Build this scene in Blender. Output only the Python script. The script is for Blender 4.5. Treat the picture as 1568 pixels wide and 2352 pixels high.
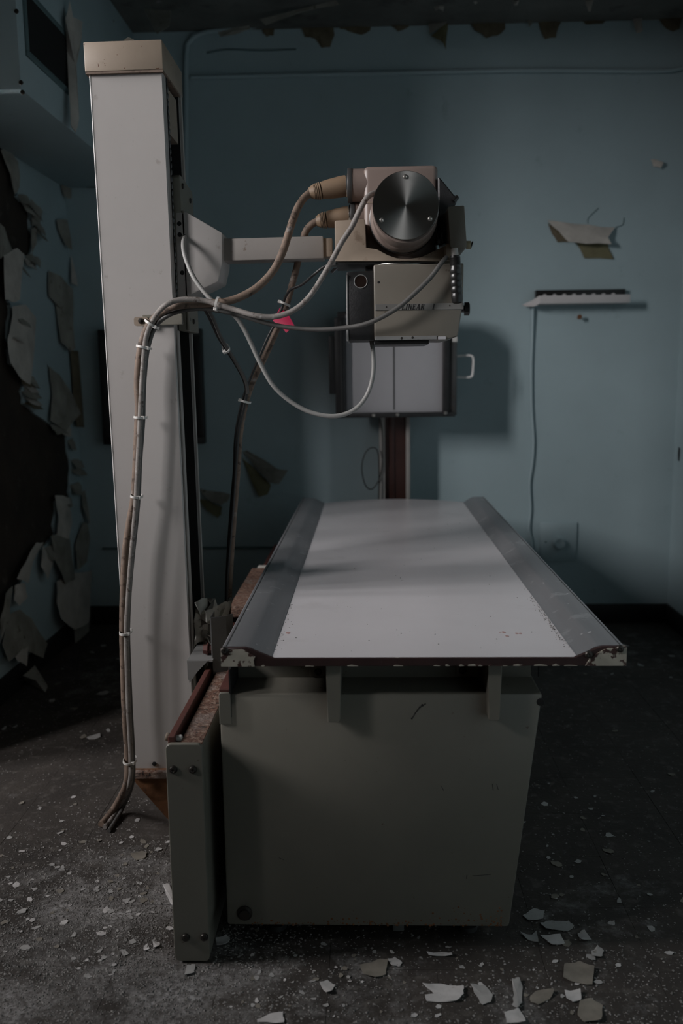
import bpy, bmesh, math, random
from mathutils import Vector, Matrix
from mathutils.geometry import tessellate_polygon

for o in list(bpy.data.objects):
    bpy.data.objects.remove(o, do_unlink=True)
scene = bpy.context.scene
C = scene.collection
R = random.Random(7)

# ------------------------------------------------------------------ camera
cam = bpy.data.cameras.new('camera')
cam.sensor_fit = 'VERTICAL'
cam.sensor_height = 36.0
cam.sensor_width = 24.0
cam.lens = 36.0 * 2050 / 2352
cam.clip_start = 0.05
cam.dof.use_dof = True
cam.dof.focus_distance = 2.2
cam.dof.aperture_fstop = 2.6
cam_ob = bpy.data.objects.new('camera', cam)
_m = Matrix([[0.999463, 0.007591, 0.031885], [0.030359, 0.152277, -0.987872], [-0.012355, 0.988309, 0.151965]]).to_4x4()
_m.translation = (0, 0, 1.25)
cam_ob.matrix_world = _m
C.objects.link(cam_ob)
scene.camera = cam_ob

# ------------------------------------------------------------------ light: overcast sky through a far left window and an added one
XL, XR, YB, YF, ZC = -1.45, 1.486, 4.40, -3.2, 2.83
XFAR, YCOR = -4.6, 2.95                 # left of the viewer the room widens: far left wall and the corner of the near one
WIN_A = (-1.45, -0.20, 2.45, 4.55)      # y0, y1, z0, z1: clear window in the far left wall
WIN_B = (1.05, 2.10, 2.35, 3.85)         # unseen second window, added in the same wall to light the table top
WALL_T = 0.22
ZBAY = 4.85                             # the bay left of the viewer is taller than the room
world = bpy.data.worlds.new('overcast')
scene.world = world
world.use_nodes = True
bg = world.node_tree.nodes['Background']
bg.inputs['Color'].default_value = (1.0, 0.95, 0.955, 1)
bg.inputs['Strength'].default_value = 40.0
world.cycles.sampling_method = 'MANUAL'
world.cycles.sample_map_resolution = 256
for nm, xw, wn in (('window_portal', XFAR, WIN_A), ('window_portal', XFAR, WIN_B)):
    pl = bpy.data.lights.new(nm, 'AREA')
    pl.shape = 'RECTANGLE'
    pl.size = wn[1] - wn[0]
    pl.size_y = wn[3] - wn[2]
    pl.cycles.is_portal = True
    po = bpy.data.objects.new(nm, pl)
    po.rotation_euler = Matrix(((0, 0, -1), (1, 0, 0), (0, -1, 0))).to_euler()   # local -Z looks along +X, into the room
    po.location = (xw - 0.17, (wn[0] + wn[1]) / 2, (wn[2] + wn[3]) / 2)
    C.objects.link(po)

scene.view_settings.view_transform = 'Standard'
scene.view_settings.look = 'None'
scene.view_settings.gamma = 1.0
scene.view_settings.use_curve_mapping = False
scene.view_settings.exposure = 0.46
scene.cycles.use_denoising = True
scene.cycles.max_bounces = 6
scene.cycles.diffuse_bounces = 4
scene.cycles.transparent_max_bounces = 12
scene.cycles.caustics_reflective = False
scene.cycles.caustics_refractive = False

# ------------------------------------------------------------------ materials
def M(name, col, rough=0.5, metal=0.0, var=0.12, vscale=6.0, specks=(), bump=0.0, bscale=60.0, stretch=None, coat=0.0, spec=0.5):
    """Principled material: base colour with soft noise variation, then layers of specks
    (colour, noise scale, threshold 0..1, softness, stretch) for dirt, rust and chips."""
    m = bpy.data.materials.new(name)
    m.use_nodes = True
    nt = m.node_tree
    N, L = nt.nodes, nt.links
    b = N['Principled BSDF']
    b.inputs['Roughness'].default_value = rough
    b.inputs['Metallic'].default_value = metal
    b.inputs['Specular IOR Level'].default_value = spec
    if coat:
        b.inputs['Coat Weight'].default_value = coat
        b.inputs['Coat Roughness'].default_value = 0.25
    geo = N.new('ShaderNodeNewGeometry')
    pos = geo.outputs['Position']
    def coords(st):
        if not st:
            return pos
        mp = N.new('ShaderNodeMapping')
        mp.inputs['Scale'].default_value = st
        L.new(pos, mp.inputs['Vector'])
        return mp.outputs['Vector']
    def noise(scale, detail=4.0, st=None):
        n = N.new('ShaderNodeTexNoise')
        n.inputs['Scale'].default_value = scale
        n.inputs['Detail'].default_value = detail
        n.inputs['Roughness'].default_value = 0.6
        L.new(coords(st), n.inputs['Vector'])
        return n.outputs['Fac']
    def ranged(src, a, bb, lo=0.0, hi=1.0):
        r = N.new('ShaderNodeMapRange')
        r.inputs['From Min'].default_value = a
        r.inputs['From Max'].default_value = bb
        r.inputs['To Min'].default_value = lo
        r.inputs['To Max'].default_value = hi
        L.new(src, r.inputs['Value'])
        return r.outputs['Result']
    cur = None
    v = ranged(noise(vscale, 5.0, stretch), 0.3, 0.7)
    mx = N.new('ShaderNodeMix'); mx.data_type = 'RGBA'
    mx.inputs['A'].default_value = (*[c * (1 - var) for c in col], 1)
    mx.inputs['B'].default_value = (*[min(1, c * (1 + var)) for c in col], 1)
    L.new(v, mx.inputs['Factor'])
    cur = mx.outputs['Result']
    rough_src = None
    for sp in specks:
        scol, sscale, th, soft = sp[:4]
        st = sp[4] if len(sp) > 4 else None
        f = ranged(noise(sscale, 6.0, st), th, th + soft)
        m2 = N.new('ShaderNodeMix'); m2.data_type = 'RGBA'
        L.new(f, m2.inputs['Factor'])
        L.new(cur, m2.inputs['A'])
        m2.inputs['B'].default_value = (*scol, 1)
        cur = m2.outputs['Result']
        if metal > 0.4:
            inv = ranged(f, 0, 1, metal, 0.0)
            L.new(inv, b.inputs['Metallic'])
    L.new(cur, b.inputs['Base Color'])
    if bump:
        bp = N.new('ShaderNodeBump')
        bp.inputs['Strength'].default_value = bump
        bp.inputs['Distance'].default_value = 0.004
        L.new(noise(bscale, 5.0, stretch), bp.inputs['Height'])
        L.new(bp.outputs['Normal'], b.inputs['Normal'])
    return m

RUST = (0.10, 0.035, 0.015)
DIRT = (0.05, 0.042, 0.034)
mat = {}
mat['wall'] = M('teal_wall_paint', (0.375, 0.475, 0.505), 0.55, var=0.06, vscale=2.0, specks=[((0.27, 0.355, 0.37), 9, 0.66, 0.15)], bump=0.12, bscale=30)
mat['wall_dark'] = M('old_teal_wall_paint', (0.11, 0.17, 0.18), 0.6, var=0.15, vscale=3.0, bump=0.2, bscale=20)
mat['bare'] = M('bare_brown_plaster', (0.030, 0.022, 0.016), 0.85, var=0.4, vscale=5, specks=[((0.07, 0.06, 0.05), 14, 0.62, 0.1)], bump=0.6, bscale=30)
mat['ceiling'] = M('dirty_ceiling', (0.13, 0.13, 0.12), 0.8, var=0.35, vscale=3, specks=[((0.05, 0.05, 0.045), 5, 0.58, 0.15), ((0.25, 0.25, 0.24), 11, 0.68, 0.05)], bump=0.5, bscale=14)
mat['baseboard'] = M('black_vinyl', (0.012, 0.012, 0.013), 0.5, var=0.2)
mat['cream'] = M('cream_paint_back', (0.50, 0.47, 0.43), 0.75, var=0.18, vscale=12, specks=[((0.22, 0.20, 0.16), 25, 0.66, 0.1)])
mat['greyflap'] = M('grey_paint_back', (0.27, 0.26, 0.23), 0.8, var=0.3, vscale=10, specks=[((0.09, 0.08, 0.06), 30, 0.62, 0.1)])
mat['olive'] = M('olive_paint_back', (0.17, 0.155, 0.085), 0.8, var=0.2, vscale=14)
mat['olivebrown'] = M('olive_brown_plaster', (0.14, 0.115, 0.075), 0.85, var=0.3, vscale=18)
mat['enamel'] = M('grey_white_enamel', (0.435, 0.41, 0.395), 0.34, var=0.035, vscale=5, specks=[((0.34, 0.31, 0.29), 34, 0.66, 0.08), ((0.14, 0.10, 0.08), 120, 0.72, 0.02)], coat=0.15)
mat['beige'] = M('beige_enamel', (0.31, 0.25, 0.195), 0.42, var=0.10, vscale=9, specks=[((0.20, 0.15, 0.11), 22, 0.62, 0.12), (RUST, 75, 0.665, 0.02), (RUST, 14, 0.70, 0.04)], bump=0.05)
mat['enamel_shaded'] = M('shaded_column_enamel', (0.33, 0.305, 0.285), 0.4, var=0.05, vscale=8, specks=[((0.20, 0.16, 0.13), 40, 0.66, 0.06), (RUST, 90, 0.70, 0.02)])  # same enamel as the column, darkened to carry the arm's shade
mat['tubepaint'] = M('pinkish_beige_paint', (0.205, 0.158, 0.138), 0.40, var=0.06, vscale=8, specks=[((0.20, 0.16, 0.135), 16, 0.66, 0.12)])
mat['colli'] = M('grey_beige_enamel', (0.17, 0.152, 0.126), 0.42, var=0.06, vscale=8, specks=[((0.10, 0.085, 0.065), 40, 0.68, 0.04)])
mat['basepaint'] = M('table_base_enamel', (0.185, 0.174, 0.145), 0.45, var=0.08, vscale=4, specks=[((0.10, 0.075, 0.05), 60, 0.68, 0.03), ((0.16, 0.13, 0.09), 7, 0.68, 0.15)], bump=0.03)
mat['laminate'] = M('white_laminate', (0.68, 0.65, 0.665), 0.26, var=0.03, vscale=4, specks=[((0.58, 0.55, 0.555), 5, 0.60, 0.2), ((0.12, 0.08, 0.06), 170, 0.74, 0.01)], spec=0.6)
mat['alu'] = M('worn_aluminium', (0.44, 0.44, 0.455), 0.42, metal=0.72, var=0.16, vscale=8, specks=[((0.56, 0.56, 0.57), 13, 0.60, 0.06), ((0.62, 0.62, 0.62), 50, 0.66, 0.03)], bump=0.04, bscale=220, stretch=(1, 0.05, 1))
mat['steel'] = M('brushed_steel', (0.42, 0.42, 0.40), 0.38, metal=1.0, var=0.05, vscale=10)
mat['chrome'] = M('chrome', (0.75, 0.75, 0.75), 0.12, metal=1.0, var=0.02)
mat['darkmetal'] = M('dark_grey_metal', (0.09, 0.09, 0.09), 0.45, metal=0.6, var=0.2, specks=[((0.05, 0.04, 0.035), 30, 0.62, 0.1)])
mat['greymetal'] = M('dull_grey_sheet', (0.24, 0.24, 0.235), 0.5, metal=0.3, var=0.15, specks=[((0.12, 0.10, 0.08), 26, 0.64, 0.08)])
mat['black'] = M('black_plastic', (0.012, 0.012, 0.012), 0.3, var=0.2)
mat['blackpaint'] = M('black_crackle_paint', (0.016, 0.016, 0.017), 0.45, var=0.3, vscale=30, bump=0.2, bscale=300)
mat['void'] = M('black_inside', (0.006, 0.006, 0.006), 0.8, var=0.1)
mat['maroon'] = M('maroon_primer_edge', (0.032, 0.014, 0.013), 0.5, var=0.3, vscale=20, specks=[((0.34, 0.31, 0.26), 55, 0.66, 0.03)])
mat['chipped'] = M('chipped_cream_end', (0.40, 0.37, 0.31), 0.55, var=0.15, vscale=20, specks=[((0.05, 0.022, 0.018), 42, 0.585, 0.02)])
mat['rusttop'] = M('rusty_steel_flakes', (0.15, 0.075, 0.05), 0.85, var=0.35, vscale=30, specks=[((0.27, 0.19, 0.145), 85, 0.50, 0.10), ((0.04, 0.022, 0.016), 110, 0.56, 0.06), ((0.5, 0.46, 0.42), 140, 0.69, 0.02), ((0.24, 0.215, 0.20), 7, 0.56, 0.15)], bump=0.9, bscale=150)
mat['redrail'] = M('red_oxide_primer', (0.105, 0.037, 0.030), 0.55, var=0.2, vscale=25, specks=[((0.28, 0.17, 0.13), 60, 0.67, 0.03)])
mat['woodrust'] = M('orange_brown_rust', (0.15, 0.062, 0.022), 0.7, var=0.3, vscale=10, specks=[((0.05, 0.022, 0.01), 22, 0.58, 0.08)], bump=0.3, bscale=50)
mat['standrail'] = M('dark_maroon_rail', (0.050, 0.018, 0.014), 0.4, var=0.25, vscale=6)
mat['screen'] = M('pale_grey_panel', (0.46, 0.45, 0.47), 0.45, var=0.03)
mat['palemetal'] = M('pale_painted_metal', (0.36, 0.34, 0.32), 0.5, var=0.1)
mat['cable'] = M('dusty_grey_cable', (0.22, 0.20, 0.185), 0.65, var=0.2, vscale=30, specks=[((0.07, 0.05, 0.04), 60, 0.54, 0.12), ((0.34, 0.32, 0.30), 90, 0.60, 0.08)])
mat['cablebrown'] = M('dirty_brown_cable', (0.17, 0.12, 0.09), 0.7, var=0.25, vscale=22, specks=[((0.25, 0.225, 0.21), 35, 0.60, 0.1), ((0.05, 0.032, 0.022), 55, 0.55, 0.10)])
mat['cabledark'] = M('dark_grey_cable', (0.085, 0.082, 0.078), 0.5, var=0.15, vscale=20)
mat['cableblack'] = M('black_cable', (0.02, 0.02, 0.02), 0.45, var=0.2)
mat['cablelight'] = M('light_grey_cable', (0.27, 0.265, 0.255), 0.5, var=0.08, vscale=20)
mat['tie'] = M('nylon_cable_tie', (0.62, 0.60, 0.57), 0.4, var=0.05)
mat['plug'] = M('tan_rubber', (0.215, 0.148, 0.095), 0.55, var=0.08, vscale=16, specks=[((0.15, 0.10, 0.06), 20, 0.66, 0.1)])
mat['pink'] = M('hot_pink_paper', (0.62, 0.015, 0.09), 0.6, var=0.05)
mat['white'] = M('white_enamel', (0.55, 0.53, 0.53), 0.5, var=0.06)
mat['paper'] = M('crumpled_white_paper', (0.62, 0.60, 0.55), 0.75, var=0.15, vscale=18, specks=[(DIRT, 30, 0.62, 0.06)])
mat['screw'] = M('dark_screw', (0.05, 0.045, 0.04), 0.4, metal=0.7, var=0.2)
mat['screwlight'] = M('steel_screw', (0.32, 0.31, 0.29), 0.35, metal=0.9, var=0.1)
mat['knobbeige'] = M('yellowed_knob', (0.30, 0.26, 0.17), 0.5, var=0.08)
mat['ink'] = M('black_print', (0.01, 0.01, 0.01), 0.5, var=0.1)
mat['strip'] = M('grey_name_strip', (0.20, 0.195, 0.185), 0.4, metal=0.3, var=0.06)
mat['chip'] = M('paint_chip_grey', (0.34, 0.33, 0.32), 0.8, var=0.2, vscale=20, specks=[((0.15, 0.13, 0.11), 40, 0.63, 0.1)])
mat['chipw'] = M('paint_chip_white', (0.50, 0.48, 0.47), 0.8, var=0.2, vscale=25, specks=[((0.2, 0.17, 0.15), 45, 0.66, 0.08)])
mat['chipt'] = M('paint_chip_tan', (0.20, 0.18, 0.15), 0.85, var=0.25, vscale=20)
mat['debris'] = M('plaster_crumbs', (0.21, 0.20, 0.19), 0.9, var=0.5, vscale=40)
mat['edge'] = M('highlight_and_handle_white', (0.80, 0.78, 0.76), 0.25, var=0.1, vscale=30)  # near-white gloss for the painted column highlight and the bucky handle
mat['lens'] = M('dark_lens', (0.018, 0.011, 0.009), 0.15, var=0.1)
mat['ground'] = M('outdoor_ground', (0.10, 0.11, 0.08), 0.9, var=0.3)

def glass_mat(name, tint):
    m = bpy.data.materials.new(name)
    m.use_nodes = True
    nt = m.node_tree; N, L = nt.nodes, nt.links
    N.remove(N['Principled BSDF'])
    t = N.new('ShaderNodeBsdfTransparent'); t.inputs[0].default_value = (*tint, 1)
    g = N.new('ShaderNodeBsdfGlossy'); g.inputs['Roughness'].default_value = 0.08
    mx = N.new('ShaderNodeMixShader'); mx.inputs[0].default_value = 0.06
    L.new(t.outputs[0], mx.inputs[1]); L.new(g.outputs[0], mx.inputs[2])
    L.new(mx.outputs[0], N['Material Output'].inputs[0])
    return m
mat['glass'] = glass_mat('window_glass', (0.95, 0.96, 0.96))

def floor_mat():
    """Dark vinyl tile with drifts of white plaster dust."""
    m = M('dusty_vinyl_tile', (0.040, 0.033, 0.028), 0.8, var=0.35, vscale=5, specks=[((0.085, 0.075, 0.066), 26, 0.55, 0.12)], bump=0.5, bscale=90)
    nt = m.node_tree; N, L = nt.nodes, nt.links
    b = N['Principled BSDF']
    base = b.inputs['Base Color'].links[0].from_socket
    geo = N.new('ShaderNodeNewGeometry')
    # drifts: round patches on the floor (x, y, radius), roughened by noise
    drift = None
    for (x, y, r, a) in ((-0.62, 1.95, 0.42, 0.95), (-0.40, 1.62, 0.40, 1.0), (-0.05, 1.60, 0.28, 0.6), (0.35, 1.56, 0.22, 0.6), (-0.75, 1.65, 0.45, 0.7), (-0.95, 3.6, 0.5, 0.75), (0.55, 1.9, 0.25, 0.45), (-0.35, 2.0, 0.16, 0.9), (1.15, 3.9, 0.45, 0.3)):
        d = N.new('ShaderNodeVectorMath'); d.operation = 'DISTANCE'
        d.inputs[1].default_value = (x, y, 0)
        L.new(geo.outputs['Position'], d.inputs[0])
        r1 = N.new('ShaderNodeMapRange')
        r1.inputs['From Min'].default_value = 0; r1.inputs['From Max'].default_value = r
        r1.inputs['To Min'].default_value = a; r1.inputs['To Max'].default_value = 0
        L.new(d.outputs['Value'], r1.inputs['Value'])
        if drift is None:
            drift = r1.outputs['Result']
        else:
            mm = N.new('ShaderNodeMath'); mm.operation = 'MAXIMUM'
            L.new(drift, mm.inputs[0]); L.new(r1.outputs['Result'], mm.inputs[1])
            drift = mm.outputs[0]
    def nz(scale, det=8.0):
        n = N.new('ShaderNodeTexNoise'); n.inputs['Scale'].default_value = scale
        n.inputs['Detail'].default_value = det; n.inputs['Roughness'].default_value = 0.68
        L.new(geo.outputs['Position'], n.inputs['Vector'])
        return n.outputs['Fac']
    s = N.new('ShaderNodeMath'); s.operation = 'MULTIPLY_ADD'
    L.new(drift, s.inputs[0]); s.inputs[1].default_value = 0.34; L.new(nz(9), s.inputs[2])
    rr = N.new('ShaderNodeMapRange')
    rr.inputs['From Min'].default_value = 0.60; rr.inputs['From Max'].default_value = 0.92
    L.new(s.outputs[0], rr.inputs['Value'])
    grain = N.new('ShaderNodeMapRange')
    grain.inputs['From Min'].default_value = 0.40; grain.inputs['From Max'].default_value = 0.60
    grain.inputs['To Min'].default_value = 0.18
    L.new(nz(70), grain.inputs['Value'])
    mu = N.new('ShaderNodeMath'); mu.operation = 'MULTIPLY'
    L.new(rr.outputs['Result'], mu.inputs[0]); L.new(grain.outputs['Result'], mu.inputs[1])
    mx = N.new('ShaderNodeMix'); mx.data_type = 'RGBA'
    L.new(mu.outputs[0], mx.inputs['Factor'])
    L.new(base, mx.inputs['A'])
    mx.inputs['B'].default_value = (0.36, 0.35, 0.345, 1)
    L.new(mx.outputs['Result'], b.inputs['Base Color'])
    return m
mat['tile'] = floor_mat()

# ------------------------------------------------------------------ mesh helpers (vertices are written in world coordinates)
def NB():
    return bmesh.new()

def bx(bm, x0, x1, y0, y1, z0, z1, bev=0.0, seg=2):
    vs = [bm.verts.new((x, y, z)) for z in (z0, z1) for y in (y0, y1) for x in (x0, x1)]
    f = []
    for q in ((0, 2, 3, 1), (4, 5, 7, 6), (0, 1, 5, 4), (2, 6, 7, 3), (0, 4, 6, 2), (1, 3, 7, 5)):
        f.append(bm.faces.new([vs[i] for i in q]))
    if bev > 0:
        es = {e for ff in f for e in ff.edges}
        bmesh.ops.bevel(bm, geom=list(es), offset=bev, segments=seg, profile=0.5, affect='EDGES')
    return bm

def prism(bm, pts, axis, a0, a1, bev=0.0, seg=2):
    """Extrude a 2-D outline along an axis. axis 'y': pts are (x, z); 'z': (x, y); 'x': (y, z)."""
    def mk(p, a):
        return {'y': (p[0], a, p[1]), 'z': (p[0], p[1], a), 'x': (a, p[0], p[1])}[axis]
    lo = [bm.verts.new(mk(p, a0)) for p in pts]
    hi = [bm.verts.new(mk(p, a1)) for p in pts]
    fs = []
    n = len(pts)
    fs.append(bm.faces.new(lo)); fs.append(bm.faces.new(hi[::-1]))
    for i in range(n):
        fs.append(bm.faces.new((lo[i], hi[i], hi[(i + 1) % n], lo[(i + 1) % n])))
    bmesh.ops.recalc_face_normals(bm, faces=fs)
    if bev > 0:
        es = {e for ff in fs for e in ff.edges}
        bmesh.ops.bevel(bm, geom=list(es), offset=bev, segments=seg, profile=0.5, affect='EDGES', clamp_overlap=True)
    return bm

def frame(d):
    d = Vector(d).normalized()
    a = Vector((0, 0, 1)) if abs(d.z) < 0.9 else Vector((1, 0, 0))
    u = d.cross(a).normalized()
    return d, u, d.cross(u).normalized()

def cyl(bm, p0, p1, r0, r1=None, n=24, caps=True, bev=0.0):
    r1 = r0 if r1 is None else r1
    p0, p1 = Vector(p0), Vector(p1)
    d, u, v = frame(p1 - p0)
    A = [bm.verts.new(p0 + (u * math.cos(t) + v * math.sin(t)) * r0) for t in (2 * math.pi * i / n for i in range(n))]
    B = [bm.verts.new(p1 + (u * math.cos(t) + v * math.sin(t)) * r1) for t in (2 * math.pi * i / n for i in range(n))]
    fs = [bm.faces.new((A[i], A[(i + 1) % n], B[(i + 1) % n], B[i])) for i in range(n)]
    if caps:
        fs += [bm.faces.new(A[::-1]), bm.faces.new(B)]
    bmesh.ops.recalc_face_normals(bm, faces=fs)
    if bev > 0 and caps:
        es = list({e for f in fs[-2:] for e in f.edges})
        bmesh.ops.bevel(bm, geom=es, offset=bev, segments=2, profile=0.5, affect='EDGES')
    return bm

def revolve(bm, p0, d, prof, n=32):
    """Profile [(distance along d, radius)] turned about the axis through p0."""
    p0 = Vector(p0); d, u, v = frame(d)
    rings = []
    for (h, r) in prof:
        if r < 1e-6:
            rings.append([bm.verts.new(p0 + d * h)])
        else:
            rings.append([bm.verts.new(p0 + d * h + (u * math.cos(2 * math.pi * i / n) + v * math.sin(2 * math.pi * i / n)) * r) for i in range(n)])
    fs = []
    for a, b in zip(rings, rings[1:]):
        for i in range(n):
            j = (i + 1) % n
            if len(a) == 1 and len(b) == 1:
                continue
            if len(a) == 1:
                fs.append(bm.faces.new((a[0], b[j], b[i])))
            elif len(b) == 1:
                fs.append(bm.faces.new((a[i], a[j], b[0])))
            else:
                fs.append(bm.faces.new((a[i], a[j], b[j], b[i])))
    for rg in (rings[0], rings[-1]):
        if len(rg) > 1:
            fs.append(bm.faces.new(rg))
    bmesh.ops.recalc_face_normals(bm, faces=fs)
    return bm

def spline(pts, k=8):
    P_ = [Vector(p) for p in pts]
    P_ = [P_[0] * 2 - P_[1]] + P_ + [P_[-1] * 2 - P_[-2]]
    out = []
    for i in range(1, len(P_) - 2):
        a, b, c, d = P_[i - 1:i + 3]
        for j in range(k):
            t = j / k
            out.append(0.5 * ((2 * b) + (c - a) * t + (2 * a - 5 * b + 4 * c - d) * t * t + (3 * b - a - 3 * c + d) * t ** 3))
    out.append(P_[-2])
    return out

def tube(bm, pts, r, n=10, k=8, smooth=True, closed=False):
    path = spline(pts, k) if smooth else [Vector(p) for p in pts]
    rad = r if callable(r) else (lambda t: r)
    rings = []
    u = None
    m = len(path)
    for i, p in enumerate(path):
        if closed:
            d = (path[(i + 1) % m] - path[i - 1]).normalized()
        else:
            d = (path[min(i + 1, m - 1)] - path[max(i - 1, 0)]).normalized()
        if u is None:
            u = frame(d)[1]
        u = (u - d * u.dot(d)).normalized()
        v = d.cross(u)
        rr = rad(i / (m - 1))
        rings.append([bm.verts.new(p + (u * math.cos(2 * math.pi * q / n) + v * math.sin(2 * math.pi * q / n)) * rr) for q in range(n)])
    fs = []
    pairs = list(zip(rings, rings[1:])) + ([(rings[-1], rings[0])] if closed else [])
    for a, b in pairs:
        for q in range(n):
            fs.append(bm.faces.new((a[q], a[(q + 1) % n], b[(q + 1) % n], b[q])))
    if not closed:
        fs += [bm.faces.new(rings[0][::-1]), bm.faces.new(rings[-1])]
    bmesh.ops.recalc_face_normals(bm, faces=fs)
    return bm

def rrect(x0, x1, z0, z1, r, n=5):
    out = []
    for cx, cz, a in ((x1 - r, z1 - r, 0), (x0 + r, z1 - r, 90), (x0 + r, z0 + r, 180), (x1 - r, z0 + r, 270)):
        for i in range(n + 1):
            t = math.radians(a + 90 * i / n)
            out.append((cx + r * math.cos(t), cz + r * math.sin(t)))
    return out

SMOOTH = math.radians(35)
def mesh_of(name, bm, m):
    me = bpy.data.meshes.new(name)
    bm.to_mesh(me); bm.free()
    if m is not None:
        me.materials.append(mat[m] if isinstance(m, str) else m)
    me.shade_smooth()
    me.set_sharp_from_angle(angle=SMOOTH)
    return me

def recentre(o):
    """Move the origin of a one-mesh thing to the middle of its base."""
    co = [v.co for v in o.data.vertices]
    b = Vector(((min(c.x for c in co) + max(c.x for c in co)) / 2, (min(c.y for c in co) + max(c.y for c in co)) / 2, min(c.z for c in co)))
    o.data.transform(Matrix.Translation(-b))
    o.location = b

def obj(name, bm, m, parent=None):
    o = bpy.data.objects.new(name, mesh_of(name, bm, m))
    C.objects.link(o)
    if parent is not None:
        o.parent = parent
        if parent.type == 'EMPTY':
            o.location = -parent.location
        elif parent.parent is None:
            o.location = -parent.location
    return o

def shared(name, me, parent, loc, rot=None, scale=None):
    """A part that shares its mesh data with alike parts; loc is a world position."""
    o = bpy.data.objects.new(name, me)
    C.objects.link(o)
    o.parent = parent
    L_ = Vector(loc)
    if parent is not None and (parent.type == 'EMPTY' or parent.parent is None):
        L_ = L_ - parent.location
    o.location = L_
    if rot: o.rotation_euler = rot
    if scale: o.scale = scale
    return o

def thing(name, label, cat, loc=(0, 0, 0), group=None):
    o = bpy.data.objects.new(name, None)
    o.empty_display_size = 0.05
    C.objects.link(o)
    o.location = loc
    o['label'] = label; o['category'] = cat
    if group: o['group'] = group
    return o

def tag(o, label, cat, group=None, kind=None, centre=True):
    o['label'] = label; o['category'] = cat
    if group: o['group'] = group
    if kind: o['kind'] = kind
    if centre: recentre(o)
    return o

def struct(name, bm, m, label, cat):
    o = obj(name, bm, m)
    o['kind'] = 'structure'; o['label'] = label; o['category'] = cat
    return o

def screw_mesh(name, r, h, m, slot=True):
    """Screw head whose axis is -Y (faces the camera side)."""
    bm = NB()
    revolve(bm, (0, 0.001, 0), (0, -1, 0), [(0, r), (h * 0.5, r), (h * 0.85, r * 0.8), (h, r * 0.4), (h * 0.92, r * 0.3), (h * 0.92, 0)], 14)
    return mesh_of(name, bm, m)

# ------------------------------------------------------------------ the room
floor = struct('floor', bx(bx(NB(), XL - .2, XR + .3, YCOR - .05, YB + .3, -0.08, -0.004), XFAR - .2, XR + .3, YF - .3, YCOR - .05, -0.08, -0.004), 'void', 'dark vinyl tiled floor strewn with plaster dust', 'floor')
TS = 0.229
bm = NB()
bx(bm, -TS / 2 + .0003, TS / 2 - .0003, -TS / 2 + .0003, TS / 2 - .0003, -0.006, 0.0, 0.0003, 1)
tile_me = mesh_of('floor_tile', bm, mat['tile'])
nx, ny = 13, 13
for i in range(nx):
    for j in range(ny):
        x = XL + TS * (i + .42); y = 1.50 + TS * (j + .5)
        if x - TS / 2 > XR or y - TS / 2 > YB: continue
        shared('tile', tile_me, floor, (x, y, R.uniform(-.0010, 0)), (R.uniform(-.0012, .0012), R.uniform(-.0012, .0012), R.choice((0, 1, 2, 3)) * math.pi / 2 + R.uniform(-.004, .004)))
obj('tile_field', bx(NB(), XFAR, XR, YF, 1.499, -0.006, -0.0012), 'tile', floor)

ceiling = struct('ceiling', bx(bx(NB(), XL - .2, XR + .3, YCOR - .05, YB + .3, ZC, ZC + .1), XL, XR + .3, YF - .3, YCOR - .05, ZC, ZC + .1), 'ceiling', 'dark stained ceiling with flaking paint', 'ceiling')
wall_back = struct('wall_back', bx(NB(), XL - .25, XR + .25, YB, YB + .2, -.02, ZC + .02), 'wall', 'teal painted back wall with peeling paint', 'wall')
wall_right = struct('wall_right', bx(NB(), XR, XR + .2, YF, YB + .01, -.02, ZC + .02), 'wall', 'teal painted wall at the right edge', 'wall')
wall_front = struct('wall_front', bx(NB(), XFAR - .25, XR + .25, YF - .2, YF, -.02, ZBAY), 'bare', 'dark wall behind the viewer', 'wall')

def holed_wall(bm, xw, ya, yb, wins):
    xa, xb = xw - WALL_T, xw
    for (y0, y1, z0, z1) in wins:
        bx(bm, xa, xb, ya, y0, -.02, ZBAY)
        bx(bm, xa, xb, y0, y1, -.02, z0)
        bx(bm, xa, xb, y0, y1, z1, ZBAY)
        ya = y1
    bx(bm, xa, xb, ya, yb, -.02, ZBAY)
    return bm
bm = bx(NB(), XL - WALL_T, XL, YCOR, YB + .01, -.02, ZC + .02)
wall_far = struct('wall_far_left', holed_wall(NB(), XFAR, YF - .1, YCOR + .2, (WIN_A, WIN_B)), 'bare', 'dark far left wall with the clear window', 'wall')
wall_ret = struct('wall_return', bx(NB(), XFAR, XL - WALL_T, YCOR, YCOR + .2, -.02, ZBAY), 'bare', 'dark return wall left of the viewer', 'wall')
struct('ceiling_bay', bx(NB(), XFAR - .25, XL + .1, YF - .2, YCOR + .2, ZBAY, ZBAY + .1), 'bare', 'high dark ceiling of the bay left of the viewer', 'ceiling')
struct('shade_lintel', bx(NB(), XL, XL + .1, YF, YCOR + .2, 2.68, ZBAY + .05), 'bare', 'unseen lintel hung low to darken the top of the back wall', 'wall')  # out of view; lowered to cut window light from the upper back wall
struct('duct_light_block', bx(NB(), XL, -1.25, 2.72, 2.79, 2.16, ZC), 'bare', 'added unseen block that shades the duct front', 'wall')  # unseen block, added to stop window light on the duct front
struct('light_block_partition', bx(NB(), -3.0, -.70, .72, .80, 0, 1.82, .004), 'bare', 'added unseen partition that shades the table base', 'wall')  # unseen blocker added to keep window light off base and lower column
wall_left = struct('wall_left', bm, 'bare', 'left wall with torn teal paint over bare brown plaster', 'wall')

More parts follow.
